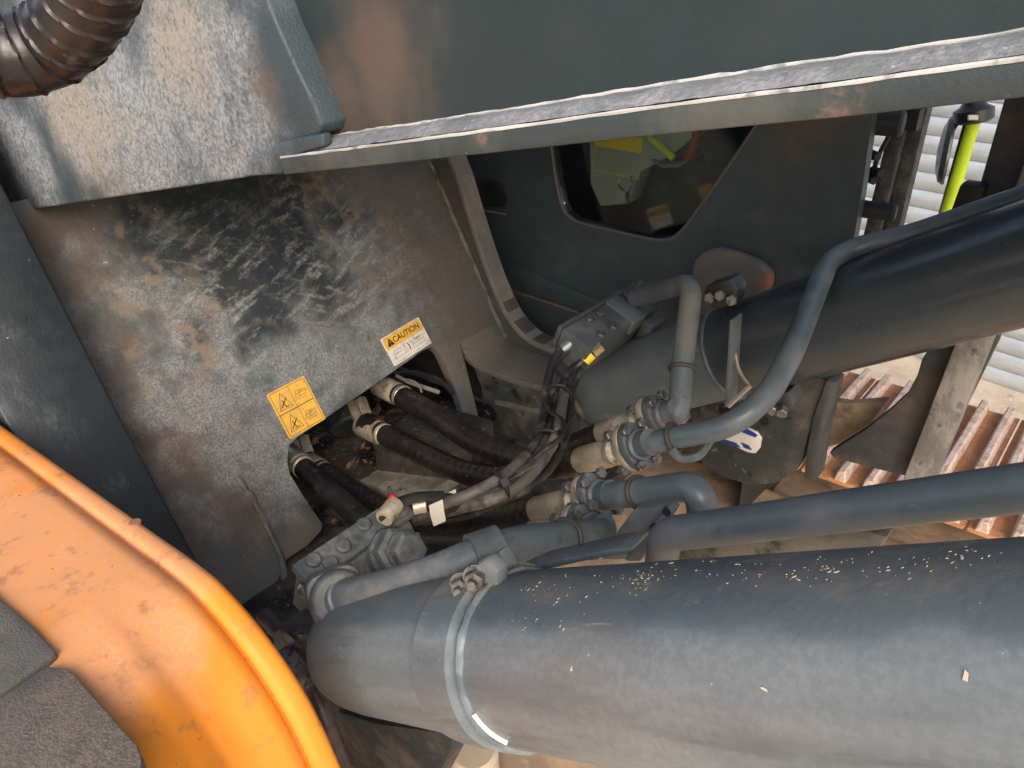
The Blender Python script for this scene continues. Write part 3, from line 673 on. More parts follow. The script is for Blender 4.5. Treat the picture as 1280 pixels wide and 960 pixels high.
# end cap section, slightly narrower, with rounded foot
prof = [(-.375, r * .30), (-.372, r * .55), (-.362, r * .74), (-.345, r * .86), (-.318, r * .925), (-.28, r * .955), (-.05, r * .985), (-.02, r * .99), (.006, r * .99)]
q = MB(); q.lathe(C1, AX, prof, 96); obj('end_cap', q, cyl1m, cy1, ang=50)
q = MB()   # weld ring between both
vs = []; N = 120
ref = Vector((0, 1, 0)); u_ = ref; v_ = AX.cross(u_)
ringp = [C1 + AX * (.006 + .001 * noise.noise(Vector((i * .6, 0, 0)))) + (u_ * math.cos(2 * math.pi * i / N) + v_ * math.sin(2 * math.pi * i / N)) * r * 1.0 for i in range(N)]
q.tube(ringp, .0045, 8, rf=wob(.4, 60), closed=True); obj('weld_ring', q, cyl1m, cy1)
# strap over the barrel that carries the pipe clamp
q = MB(); n0, n1 = -52, 62; vs = []; fs = []
def cylpt(C, off, ang, rad, AXv=AX):
    a = R(ang); up = AX.cross(Vector((0, 1, 0))) * -1
    up = up if up.z > 0 else -up
    return C + AXv * off + (up * math.cos(a) + Vector((0, -1, 0)) * math.sin(a)) * rad      # ang 0 = top, 90 = camera side
N = 40
for i in range(N + 1):
    a = -50 + (150 + 50) * i / N
    tpr = 1 if i < 30 else 1 - (i - 30) / 10 * .75
    for off, rad in ((-.062 * tpr - .004, r * .985), (-.058 * tpr - .004, r + .009 * tpr), (-.006, r + .009 * tpr), (-.003, r * .985)):
        vs.append(cylpt(C1, off, a, rad))
for i in range(N):
    for k in range(3): fs.append([i * 4 + k, i * 4 + k + 1, i * 4 + 5 + k, i * 4 + 4 + k])
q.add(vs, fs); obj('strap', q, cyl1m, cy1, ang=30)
q = MB()
pw = [onY(x, y, 0.30) for x, y in []]
# cylinder eye and pin at the foot
q.lathe(A0 - AX * .055 - Vector((0, .05, 0)), (0, 1, 0), [(0, .055), (.004, .06), (.096, .06), (.1, .055)], 32); q.box(A0 - AX * .02, AX * .04, Vector((0, .045, 0)), AX.cross(Vector((0, 1, 0))) * .05); obj('eye', q, darkm, cy1, bevel=.003)
q = MB(); q.lathe(A0 - AX * .055 - Vector((0, .11, 0)), (0, 1, 0), [(0, .03), (.005, .034), (.3, .034)], 24); obj('pin', q, boltm, cy1)
# white strip stuck under the strap
q = MB(); vs = []; fs = []
ws = [(592, 893), (598, 901), (607, 911), (618, 920), (634, 929)]
wpts = [on_cyl(x, y, C1, R1 + .0015) for x, y in ws]
q.tube(smooth(wpts, .004), .0022, 6, .003); obj('white_tie', q, flat('white_nylon', (.85, .85, .83), .4), cy1)

cyl2m = mat('far_cylinder_paint', (.046, .058, .066), .18, layers=[dict(c=(.06, .068, .072), s=4, st=(.4, 1, .8), lo=.45, hi=.7, amt=.5, r=.24, h=0), dict(c=(.10, .085, .07), s=5, st=(.4, 1, .8), lo=.5, hi=.7, amt=.35, r=.3, h=0), dict(c=(.3, .27, .23), s=150, lo=.7, hi=.74, amt=.6)], bump=.1)
cyl2dm = mat('far_cylinder_cap_paint', (.070, .086, .092), .5, layers=[dict(c=(.13, .13, .125), s=7, lo=.42, hi=.62, amt=.6, grit=150), dict(c=(.20, .18, .15), s=20, lo=.6, hi=.7, amt=.6), dict(c=(.35, .33, .3), s=120, lo=.68, hi=.72, amt=.6)], bump=.2)
cy2 = thing('lift_cylinder', 'far dark lift cylinder rising to the right edge behind the hoses', 'hydraulic cylinder', C2 - AX * .55, 'boom lift cylinders')
SJ = (onY(918, 447, Y2) - C2).dot(AX)       # joint of cap and barrel along the axis
SE = (onY(735, 500, Y2) - C2).dot(AX)
q = MB(); q.lathe(C2, AX, [(SJ, R2 * .97), (SJ + .004, R2), (2.2, R2)], 72); obj('barrel', q, cyl2m, cy2)
q = MB(); q.lathe(C2, AX, [(SE, R2 * .45), (SE + .01, R2 * .7), (SE + .03, R2 * .85), (SE + .07, R2 * .95), (SE + .11, R2 * .97), (SJ + .002, R2 * .97)], 72); obj('end_cap', q, cyl2dm, cy2, ang=50)
q = MB(); ringp = [C2 + AX * SJ + (u_ * math.cos(2 * math.pi * i / 100) + v_ * math.sin(2 * math.pi * i / 100)) * R2 for i in range(100)]
q.tube(ringp, .004, 8, rf=wob(.4, 60), closed=True); obj('weld_ring', q, cyl2dm, cy2)
q = MB(); E2 = C2 + AX * (SE - .04); q.lathe(E2 - Vector((0, .05, 0)), (0, 1, 0), [(0, .055), (.004, .06), (.096, .06), (.1, .055)], 32); obj('eye', q, darkm, cy2)

def frame_of(a, hint):
    a = Vector(a).normalized(); h = Vector(hint); u = (h - a * h.dot(a)).normalized(); return a, u, a.cross(u)

# ---- near valve block with plug, bolts and flange  (rests on the near cylinder's cap)
def depth_at(p): return (p - CAM).dot(fw)
YV = .47
vb = thing('valve_block', 'dusty grey bolted valve block with hex plug beside the orange cover', 'valve block', onY(430, 760, YV), 'safety valve blocks')
def slab(px, Y, ex, name, m, par, bevel=.004, label=None, seg=2):
    q = MB(); q.prism([onY(x, y, Y) for x, y in px], ex); return obj(name, q, m, par, bevel, seg, label=label)
D = Vector((.93, 0, -.37)).normalized(); DN = Vector((.37, 0, .93)).normalized(); YY = Vector((0, 1, 0))
o = onY(364, 706, .40); L_ = (alongY(o, 497) - o).length
def bx(name, y0, y1, d0, d1, n0, n1, m, par, bevel=.004, o=None):
    q = MB(); p = lambda y, d, n: o + YY * y + D * d + DN * n
    q.prism([p(y0, d0, n0), p(y0, d1, n0), p(y0, d1, n1), p(y0, d0, n1)], YY * (y1 - y0)); return obj(name, q, m, par, bevel)
bx('top_plate', 0, L_, 0, .040, -.014, 0, blockm, vb, .003, o)
q = MB(); p = lambda y, d, n: o + YY * y + D * d + DN * n
q.prism([p(.004, .004, -.015), p(.004, .044, -.015), p(.004, .072, -.045), p(.004, .066, -.10), p(.004, .004, -.10)], YY * (L_ - .012))
body = obj('body', q, blockm, vb, .006)
q = MB(); c = onY(472, 688, (o + YY * L_ * .62).y); c = p(L_ * .66, .060, -.040); a, u, v = frame_of(AX, (0, 0, 1)); c = c + Vector((0, 0, .014)) + AX * .012
q.lathe(c - a * .03, a, [(0, .036), (.034, .036), (.038, .033)], 28); hb_ = obj('plug_boss', q, blockm, body, ang=25)
q = MB(); q.hexa(c, a, .036, .030, u); obj('hex_base', q, blockm, body, ang=25)
q = MB(); c2 = c + a * .030; q.lathe(c2, a, [(0, .0265), (.006, .0265)], 24); q.hexa(c2 + a * .005, a, .0265, .022, u); obj('hex_plug', q, blockm, body, ang=25)
for (y, d) in ((.025, .014), (.07, .022), (.115, .012), (.15, .026), (.04, .032)):
    q = MB(); q.lathe(p(y, d, -.004), DN, [(0, .0105), (.010, .0105), (.012, .0085)], 14); obj('bolt', q, blockm, vb)
q = MB(); q.lathe(p(L_ - .02, .02, -.002), DN, [(0, .018), (.008, .018), (.01, .014)], 18); obj('port_cap', q, blockm, vb)
# split flange round the pipe start, four bolts
a, u, v = frame_of(Vector((.80, -.30, .42)), (0, 0, 1))
fc = onY(424, 748, .40)
q = MB(); q.lathe(fc - a * .03, a, [(0, .036), (.03, .036), (.036, .032)], 28); obj('pipe_flange', q, blockm, vb, bevel=.003)
q = MB(); q.prism([fc - a * .030 + (u * math.cos(t) * (abs(math.cos(t)) ** 4 + abs(math.sin(t) * 1.0) ** 4) ** -.25 * .036 + v * math.sin(t) * (abs(math.cos(t)) ** 4 + abs(math.sin(t)) ** 4) ** -.25 * .036) for t in [2 * math.pi * k / 32 for k in range(32)]], a * .022); obj('split_flange', q, blockm, vb, bevel=.004)
for (x, y) in ((385, 738), (402, 742), (404, 776), (420, 782)):
    q = MB(); c = onY(x, y, .40); q.hexa(c - a * .02, a, .0105, .03, u); q.lathe(c - a * .012, a, [(0, .013), (.004, .013)], 14); obj('bolt', q, boltm, vb)

# ---- near steel pipe A: flange -> clamp -> back to the hose coupling
pa = thing('steel_pipe', 'short dusty steel pipe running from the near valve block over the cylinder', 'steel pipe', onY(600, 705, .42), 'rigid hydraulic pipes')
RP = .0195
ptsA = [(418, 748, .402), (450, 742, .41), (500, 730, .43), (550, 714, .455), (600, 694, .49), (650, 680, .54), (700, 674, .60), (752, 668, .68)]
q = MB(); q.tube(pathY(ptsA), RP * 1.12, 24, .006); obj('pipe', q, steelm, pa)
q = MB(); p0, p1 = onY(418, 748, .402), onY(450, 742, .41); d = (p1 - p0).normalized(); q.lathe(p0 + d * .012, d, [(0, .0255), (.012, .0255), (.015, .0215)], 24); obj('collar', q, steelm, pa)
# U clamp with two bolts and saddle
q = MB(); c = onY(608, 691, .495); d = (onY(640, 682, .53) - onY(570, 707, .465)).normalized(); u = Vector((0, -.4, 1)); u = (u - d * u.dot(d)).normalized(); v = d.cross(u)
vs = []; fs = []; N = 14
for i in range(N + 1):
    t = R(-75 + 190 * i / N)
    for (o2, rr) in ((-.018, RP + .003), (-.018, RP + .008), (.018, RP + .008), (.018, RP + .003)): vs.append(c + d * o2 + (u * math.cos(t) - v * math.sin(t)) * rr)
for i in range(N):
    for k in range(4): fs.append([i * 4 + k, i * 4 + (k + 1) % 4, i * 4 + 4 + (k + 1) % 4, i * 4 + 4 + k])
q.add(vs, fs)
obj('clamp', q, steelm, pa)
sp = [(596, 712), (628, 700), (636, 716), (628, 734), (604, 750), (582, 744), (578, 728)]
slab([(612, 697), (622, 690), (632, 704), (640, 722), (630, 728), (622, 714)], .44, (0, .016, 0), 'clamp_tab', steelm, pa, .003)
slab([(566, 722), (604, 700), (622, 716), (622, 742), (598, 752), (572, 742)], .405, (0, .018, 0), 'clamp_foot', cyl1m, pa, .005)
for (x, y) in ((577, 733), (594, 724)):
    q = MB(); c = onY(x, y, .398); a = Vector((.45, -.8, .3)).normalized(); q.hexa(c - a * .004, a, .0105, .014); q.lathe(c - a * .006, a, [(0, .0135), (.003, .0135)], 20); q.lathe(c + a * .009, a, [(0, .0052), (.008, .0052), (.009, .004)], 12); obj('bolt', q, boltm, pa)
def ring(par, path, t, rad, th=.0035, name='retaining_ring', m=None, w=1):
    P_ = smooth(path, .006); i = min(len(P_) - 2, int(t * (len(P_) - 1))); d = (P_[i + 1] - P_[i]).normalized(); u = d.orthogonal().normalized(); v = d.cross(u)
    q = MB(); q.tube([P_[i] + (u * math.cos(2 * math.pi * k / 32) + v * math.sin(2 * math.pi * k / 32)) * rad for k in range(32)], th, 8, closed=True); return obj(name, q, m or ringm, par)
ring(pa, pathY(ptsA), .82, RP * 1.12 + .002)
# slim flat bar reaching back from the clamp over the barrel
slab([(632, 722), (668, 706), (716, 696), (764, 686), (790, 684), (790, 690), (720, 704), (668, 716), (640, 726)], .475, (0, .03, 0), 'support_bar', steelm, pa, .002)

# ---- hose couplings (ferrule + split flange), made once per hose end
def coupling(par, A, B, rf=.0235, flange=True, lab=None, shift=.0):
    """ferrule from A (hose side) to B (flange side)"""
    A, B = Vector(A), Vector(B); d = (B - A).normalized(); L = (B - A).length
    q = MB(); q.lathe(A, d, [(0, rf * .93), (.003, rf), (L * .62, rf), (L * .66, rf * .90), (L * .70, rf * .90), (L * .73, rf * .97), (L * .80, rf * .97), (L * .84, rf * .72), (L, rf * .72)], 28); obj('ferrule', q, ferm, par)
    if flange:
        a, u, v = frame_of(d, (0, 0, 1))
        rot = Matrix.Rotation(R(shift), 3, a); u = rot @ u; v = rot @ v
        q = MB(); pts = []
        for k in range(40):
            t = 2 * math.pi * k / 40; cx, cy = math.cos(t), math.sin(t)
            e = (abs(cx / 1.5) ** 4 + abs(cy / 1.0) ** 4 + (abs(cx / 1.5) + abs(cy)) ** 4 * .22) ** (-1 / 4)
            pts.append(B - d * .004 + (u * cx + v * cy) * .0275 * e)
        q.prism(pts, d * .013); obj('clamp_half', q, ferm, par, bevel=.002)
        q = MB(); q.prism([p + d * .0135 for p in pts], d * .018); fl_ = obj('flange', q, steelm, par, bevel=.003)
        for su in (-1, 1):
            for sv in (-1, 1):
                q = MB(); c = B + u * .029 * su + v * .0165 * sv; q.hexa(c - d * .017, d, .0085, .013); obj('nut', q, boltm, fl_)
                q = MB(); q.hexa(c + d * .030, d, .0085, .009); obj('bolt', q, boltm, fl_)
        q = MB(); q.lathe(B + d * .03, d, [(0, .0245), (.006, .0245), (.009, .0205), (.03, .0205)], 24); obj('neck', q, steelm, fl_)
hosem = mat('hose_rubber', (.011, .010, .011), .34, layers=[dict(c=(.045, .036, .032), s=16, lo=.5, hi=.68, amt=.5), dict(c=(.11, .09, .07), s=40, lo=.58, hi=.7, amt=.5)], bump=.25)
wrapm = mat('spiral_wrap', (.014, .011, .011), .30, layers=[dict(c=(.034, .029, .027), s=9, lo=.45, hi=.65, amt=.5, r=.42), dict(c=(.13, .12, .11), s=60, lo=.60, hi=.7, amt=.4)], bump=.12)
def wrap(pitch, amp):
    def f(L, a, r):
        t = (L / pitch - a / (2 * math.pi)) % 1.0
        e = 1.0 if t < .06 else 0
        return r * (1 + amp * (t ** 1.5) - amp * .9 * (1 if t > .95 else 0))
    return f
def hose(label, pts, r, ends, wraps=None):
    path = pathY(pts)
    h = thing('hydraulic_hose', label, 'hydraulic hose', path[len(path) // 2], 'thick hydraulic hoses')
    q = MB(); q.tube(path, r, 20, .003, wrap(*wraps) if wraps else wob(.03, 60)); obj('hose', q, hosem if not wraps else wrapm, h)
    for kind, A, B, kw in ends: coupling(h, onY(*A), onY(*B), **kw)
    return h
# far pair
h1 = hose('thick black hose from under the yellow-topped sticker, farthest from the camera', [(472, 478, 1.02), (508, 499, 1.0), (548, 522, .985), (600, 556, .965), (650, 574, .945), (690, 582, .92), (728, 575, .90)], .0245,
          [('f', (474, 481, 1.018), (512, 500, .999), dict(flange=False, rf=.027)), ('f', (724, 576, .902), (785, 560, .875), dict(shift=0))], (.034, .05))
h2 = hose('thick black hose passing in front of the farthest one, with ribbed flange block', [(455, 530, .93), (490, 548, .925), (530, 568, .915), (580, 590, .905), (630, 597, .905), (680, 580, .93), (720, 558, .965), (752, 544, .985)], .0235,
          [('f', (452, 531, .932), (488, 547, .925), dict(flange=False, rf=.027)), ('f', (748, 545, .985), (812, 524, .985), dict())], (.022, .05))
# near pair
h3 = hose('black hose lowest at the left, from the plate cutout towards the near block', [(368, 574, .76), (395, 598, .74), (425, 625, .72), (462, 655, .71), (520, 680, .70), (600, 682, .70), (670, 668, .71)], .0225,
          [('f', (362, 569, .765), (384, 588, .747), dict(flange=False, rf=.026)), ('f', (668, 669, .71), (722, 664, .70), dict())], None)
h4 = hose('thick black hose curving from the left cutout to the nearer cream coupling', [(388, 580, .815), (420, 600, .81), (450, 620, .80), (500, 645, .79), (560, 652, .785), (620, 648, .785), (676, 638, .785)], .0235,
          [('f', (382, 576, .818), (410, 594, .812), dict(flange=False, rf=.026)), ('f', (672, 638, .785), (735, 624, .765), dict())], (.020, .05))
# flange head bolts up at the plate (block behind each near ferrule)
hb = thing('hose_manifold', 'dark manifold with pale hex fittings under the sloping plate', 'manifold', onY(440, 540, .99))
q = MB(); cc = onY(438, 532, .96); d = Vector((.55, -.25, -.35)).normalized(); q.lathe(cc - d * .06, d, [(0, .05), (.06, .05), (.066, .044)], 28); obj('port_boss', q, darkm, hb)
for (x, y, Y) in ((444, 516, .955), (456, 512, .97), (452, 533, .94), (384, 560, .83), (371, 566, .80)):
    q = MB(); c = onY(x, y, Y); q.hexa(c - d * .03, d, .013, .045); obj('hex_fitting', q, ferm, hb)
    q = MB(); q.lathe(c + d * .014, d, [(0, .009), (.010, .009)], 12); obj('socket_head', q, hosem, hb)

# ---- steel pipes from the couplings
pl1 = thing('steel_pipe', 'long bent steel pipe climbing onto the far cylinder and along its top', 'steel pipe', onY(900, 540, .9), 'rigid hydraulic pipes')
def cyl2_top(px, py, Y): return (px, py, Y)
ptsF = [(800, 556, .872), (918, 532, .89), (963, 490, .95), (990, 440, 1.01)]
def seat2(px, delta, extra=0):
    P = on_axis(C2, px); e0 = P - CAM; e0 = (e0 - AX * e0.dot(AX)).normalized(); n0 = AX.cross(e0); n0 = n0 if n0.z > 0 else -n0
    return P + (n0 * math.cos(R(delta)) + e0 * math.sin(R(delta))) * (R2 + RP * .93 + .001 + extra)
ptF = pathY(ptsF) + [seat2(1066, -2, .004), seat2(1150, 24), seat2(1300, 28), seat2(1330, 28) + AX * .4]
q = MB(); q.tube(bend(ptF, .13), RP * .88, 24); obj('pipe', q, pipedm, pl1)
ring(pl1, pathY(ptsF[:2]), .40, RP + .002)
q = MB(); c = onY(845, 556, .86); q.tube(pathY([(838, 560, .86), (850, 572, .87), (872, 570, .88), (884, 556, .90), (890, 545, .90)]), .007, 8); obj('clamp_tail', q, steelm, pl1)
pl2 = thing('steel_pipe', 'upright steel pipe with a hooked top feeding the far valve block', 'steel pipe', onY(850, 500, 1.05), 'rigid hydraulic pipes')
ptsU = [(815, 524, .985), (848, 524, .985), (853, 455, 1.05), (866, 352, 1.15), (795, 372, 1.24)]
q = MB(); q.tube(bend(pathY(ptsU), .045), .0185, 24); obj('pipe', q, steelm, pl2)
ring(pl2, pathY([ptsU[1], ptsU[2], (853.1, 454, 1.051)]), .75, .0205, .004)
pl3 = thing('steel_pipe', 'long straight steel pipe with S-bend above the nearest cylinder', 'steel pipe', onY(1000, 640, .66), 'rigid hydraulic pipes')
ptsN = [(748, 622, .76), (874, 606, .742), (880, 655, .73), (836, 702, .70), (822, 735, .655), (832, 668, .617), (1500, 581, .615)]
q = MB(); q.tube(bend(pathY(ptsN), .045), RP, 24); obj('pipe', q, pipedm, pl3)
ring(pl3, pathY(ptsN[:2]), .45, RP + .002)
slab([(836, 632), (845, 636), (800, 702), (786, 702), (780, 700)], .70, (0, .012, 0), 'bracket_plate', steelm, pl3, .002)
slab([(793, 636), (838, 632), (795, 700), (752, 700), (752, 690)], .712, (0, .03, 0), 'bracket_block', pipedm, pl3, .003)
for x, y in ((833, 640), (818, 660)):
    q = MB(); q.lathe(onY(x, y, .699), (0, 1, 0), [(-.001, .006), (.003, .006)], 12); obj('bolt_hole', q, flat('hole_black', (.006, .006, .006), .8), pl3)
# dusty bar lying just beyond the cylinder crown
slab([(850, 682), (880, 668), (1000, 662), (1085, 664), (1110, 672), (1090, 700), (840, 712)], .66, (0, .05, 0), 'dusty_bar', mat('dusty_bar_paint', (.14, .135, .115), .8, layers=[dict(c=(.24, .22, .18), s=10, lo=.45, hi=.6, amt=.7), dict(c=(.06, .06, .055), s=20, lo=.55, hi=.66)], bump=.3), pl3, .004)

# ---- far valve block
fvb = thing('valve_block', 'dark bolted valve block on the foot of the far cylinder, under the cab panel', 'valve block', onY(760, 420, 1.24), 'safety valve blocks')
o = onY(702, 410, 1.10); L_ = (alongY(o, 788) - o).length
bx('back_plate', -.004, L_ + .02, -.007, .002, -.05, .003, guardm, fvb, .002, o)
bx('body', 0, L_, .003, .072, -.07, 0, blockdm, fvb, .003, o)
bx('raised_rib', L_ * .60, L_ * .78, .002, .078, -.03, .005, mat('rib_grey', (.10, .11, .11), .45, bump=.15), fvb, .002, o)
bx('lug', L_ * .80, L_ * 1.02, .074, .10, -.06, -.015, blockdm, fvb, .003, o)
pf = lambda y, d, n: o + YY * y + D * d + DN * n
a, u, v = frame_of(Vector((.80, -.25, .42)), (0, 0, 1))
c = pf(L_ * .93, .035, .012)
q = MB(); q.hexa(c - a * .02, a, .031, .036, u); obj('hex_base', q, blockdm, fvb, ang=25)
q = MB(); q.lathe(c + a * .016, a, [(0, .0235), (.004, .0235)], 20); q.hexa(c + a * .019, a, .0235, .026, u); obj('hex_plug', q, steelm, fvb, ang=25)
for y, d in ((.30, .016), (.44, .016), (.22, .058), (.40, .058)):
    q = MB(); q.lathe(pf(L_ * y, d, -.001), DN, [(0, .0095), (.006, .0095), (.008, .0075)], 14); obj('bolt', q, boltm, fvb)
# clamp bracket with bolts on the far cylinder's joint
fc_ = thing('pipe_clamp', 'small black bolted clamp bracket on top of the far cylinder joint', 'clamp', onY(900, 385, 1.26), 'clamp brackets')
blk = flat('clamp_dark', (.035, .037, .038), .45)
slab([(878, 372), (882, 358), (914, 348), (922, 362), (918, 380), (890, 386)], 1.24, (0, .04, 0), 'plate', blk, fc_, .004)
for x, y in ((888, 371), (901, 368), (915, 374)):
    q = MB(); q.hexa(onY(x, y, 1.238), (.3, -.9, .2), .011, .016); obj('bolt', q, boltm, fc_)
fc2 = thing('pipe_clamp', 'small black bolted clamp bracket under the far cylinder', 'clamp', onY(985, 505, 1.22), 'clamp brackets')
slab([(965, 502), (975, 492), (985, 490), (992, 508), (975, 516)], 1.24, (0, .05, 0), 'plate', blk, fc2, .003)
for x, y in ((966, 508), (978, 511)):
    q = MB(); q.hexa(onY(x, y, 1.235), (.3, -.9, -.2), .011, .016); obj('bolt', q, boltm, fc2)
# thin rod bracket hanging at the joint
rb = thing('rod_bracket', 'thin pale V-shaped rod bracket hanging in front of the far cylinder joint', 'bracket', onY(912, 505, 1.1))
q = MB(); q.prism([onY(x, y, 1.12) for x, y in [(912, 400), (916, 400), (910, 508), (905, 510)]], (0, .035, 0)); obj('plate', q, cyl2dm, rb, .001)
q = MB(); q.tube(pathY([(918, 440, 1.14), (925, 465, 1.13), (938, 484, 1.12)]), .003, 6); q.tube(pathY([(910, 508, 1.10), (938, 482, 1.12)]), .0045, 6); obj('rod', q, mat('worn_rod', (.25, .2, .15), .6, bump=.2), rb)

# ---- thin pilot hoses, bundled
thinm = mat('pilot_hose', (.018, .017, .017), .38, layers=[dict(c=(.10, .088, .075), s=26, lo=.50, hi=.64, amt=.7), dict(c=(.022, .02, .02), s=30, lo=.5, hi=.65, amt=.7)], bump=.2)
thinp = mat('dirty_sleeve_hose', (.085, .075, .064), .55, layers=[dict(c=(.03, .027, .025), s=30, lo=.48, hi=.6, amt=.85), dict(c=(.26, .22, .17), s=22, lo=.52, hi=.66, amt=.6)], bump=.3)
chromem = flat('plated_fitting', (.62, .62, .60), .28, .85); yel = flat('yellow_band', (.80, .60, .02), .45); redm = flat('red_cap', (.30, .015, .02), .5)
def thin(label, pts, r, m):
    path = pathY(pts); h = thing('pilot_hose', label, 'thin hose', path[len(path) // 2], 'thin pilot hoses')
    q = MB(); q.tube(path, r, 12, .005, wob(.05, 50)); obj('hose', q, m, h); return h
t1 = thin('thin black hose with silver elbow at the far valve block', [(505, 640, .60), (530, 630, .63), (565, 622, .66), (605, 608, .70), (645, 585, .76), (668, 556, .83), (680, 520, .92), (684, 480, 1.0), (690, 455, 1.05), (703, 435, 1.09), (716, 427, 1.11)], .0085, thinm)
q = MB(); q.tube(pathY([(702, 437, 1.088), (716, 426, 1.112)]), .0105, 12); q.tube(pathY([(714, 427, 1.11), (722, 425, 1.12), (729, 432, 1.13), (734, 442, 1.14)]), .008, 12); obj('fitting', q, chromem, t1)
t2 = thin('thin black hose with yellow band at the far valve block', [(515, 648, .61), (540, 640, .635), (580, 630, .66), (620, 613, .70), (655, 590, .755), (678, 560, .83), (692, 522, .93), (700, 488, 1.02), (714, 464, 1.08), (738, 444, 1.12)], .0085, thinm)
q = MB(); q.tube(pathY([(731, 451, 1.108), (740, 442, 1.12)]), .0115, 12); obj('marker_band', q, yel, t2)
q = MB(); q.hexa(onY(741, 441, 1.122), onY(760, 425, 1.15) - onY(741, 441, 1.122), .012, .022); obj('fitting', q, flat('brass_fitting', (.42, .34, .2), .35, .7), t2)
t3 = thin('pale dirty sleeved hose along the lower side of the bundle', [(520, 650, .645), (570, 636, .655), (610, 626, .675), (650, 606, .73), (676, 578, .79), (695, 545, .86), (702, 512, .94), (706, 482, 1.02)], .0095, thinp)
t4 = thin('black hose at the back of the bundle bending down past the gusset', [(560, 634, .70), (600, 620, .73), (640, 600, .78), (666, 572, .84), (684, 540, .90), (690, 505, .98), (700, 492, 1.02), (716, 500, 1.05), (728, 522, 1.06)], .0085, thinm)
t5 = thin('pale dirty sleeved hose on the upper side of the bundle', [(545, 632, .635), (590, 617, .672), (628, 596, .72), (658, 570, .79)], .0095, thinp)
t6 = thin('short thin hose with pale ferrule and red cap at the near valve block', [(480, 650, .52), (488, 636, .54), (500, 628, .56), (520, 622, .585), (552, 620, .63)], .008, thinm)
q = MB(); q.tube(pathY([(480, 648, .52), (494, 630, .55)]), .013, 14); obj('ferrule', q, ferm, t6)
q = MB(); q.ball(onY(491, 622, .55), .006); obj('red_cap', q, redm, t6)
q = MB(); q.tube(pathY([(516, 634, .585), (532, 631, .60)]), .012, 14); obj('fitting', q, ferm, t6)
t7 = thin('thin black hose sagging below the pale sleeves towards the cream coupling', [(528, 652, .67), (580, 645, .68), (622, 628, .70), (656, 612, .74), (684, 590, .80), (704, 556, .88), (712, 520, .96), (716, 486, 1.03), (726, 462, 1.08)], .007, thinm)
t8 = thin('thin black cable twisting round the upright part of the bundle', [(660, 582, .775), (676, 566, .80), (700, 548, .84), (704, 528, .89), (686, 512, .93), (682, 492, .97), (700, 472, 1.02), (694, 458, 1.05), (708, 440, 1.09)], .0045, thinm)
wr_ = thing('wire_bundle', 'loose bright stripped wires beside the farthest thick hose ferrule', 'wire', onY(520, 480, 1.02))
q = MB(); q.tube(pathY([(496, 470, 1.06), (512, 478, 1.05), (530, 484, 1.04), (548, 490, 1.04)]), .005, 8, .005); obj('wire', q, flat('wire_grey', (.30, .29, .27), .4, .3), wr_)
q = MB(); q.tube(pathY([(500, 474, 1.05), (516, 476, 1.03), (524, 482, 1.02), (527, 490, 1.01)]), .0022, 6, .004); obj('wire', q, flat('wire_copper', (.45, .33, .24), .35, .5), wr_)
q = MB(); q.tube(pathY([(494, 468, 1.08), (520, 466, 1.09), (550, 476, 1.10), (566, 492, 1.10)]), .006, 8, .005); obj('wire', q, hosem, wr_)
tie = flat('tie_black', (.012, .012, .012), .45)
for (pp, dd, rr, lab) in (((625, 606, .705), ((610, 612, .69), (640, 596, .73)), .028, 'black cable tie round the bundle over the black hose bend'), ((684, 553, .85), ((676, 570, .81), (690, 535, .89)), .030, 'black cable tie round the bundle where it turns upward'), ((698, 494, .985), ((694, 510, .95), (700, 478, 1.02)), .028, 'black cable tie just below the yellow banded fitting')):
    c = onY(*pp); d = (onY(*dd[1]) - onY(*dd[0])).normalized(); u = d.orthogonal().normalized(); v = d.cross(u); q = MB()
    q.tube([c + (u * math.cos(2 * math.pi * k / 28) + v * math.sin(2 * math.pi * k / 28)) * rr * .8 for k in range(28)], .0035, 8, closed=True)
    q.box(c + u * rr * .85, u * .006, v * .006, d * .006)
    q.tube([c + u * rr * .85, c + u * rr * 1.4 + d * .02, c + u * rr * 1.7 + d * .05], .0014, 5)
    tag(obj('cable_tie', q, tie, origin=c), lab, 'cable tie', 'cable ties on the thin hoses')
# small paper tags
tg = mat('paper_tag_white', (.72, .66, .56), .7, layers=[dict(c=(.25, .2, .17), s=50, lo=.58, hi=.66, amt=.6)], bump=.1)
q = MB(); q.prism([onY(x, y, .60) for x, y in [(536, 632), (552, 625), (554, 640), (556, 652), (542, 658), (538, 645)]], (0, .002, 0)); tag(obj('paper_tag', q, tg, origin=onY(545, 640, .6)), 'small white paper tag folded over the thin hoses near the near block', 'tag', 'paper tags')
q = MB(); q.prism([onY(x, y, .66) for x, y in [(557, 617), (568, 612), (570, 619), (560, 624)]], (0, .002, 0)); tag(obj('paper_tag', q, tg, origin=onY(562, 618, .66)), 'tiny white tag on the hose sleeves right of the red cap', 'tag', 'paper tags')
q = MB(); q.prism([onY(x, y, 1.06) for x, y in [(681, 463), (690, 456), (692, 462), (688, 470), (684, 472)]], (0, .002, 0)); tag(obj('paper_tag', q, tg, origin=onY(686, 464, 1.06)), 'white tag beside the silver elbow fitting', 'tag', 'paper tags')

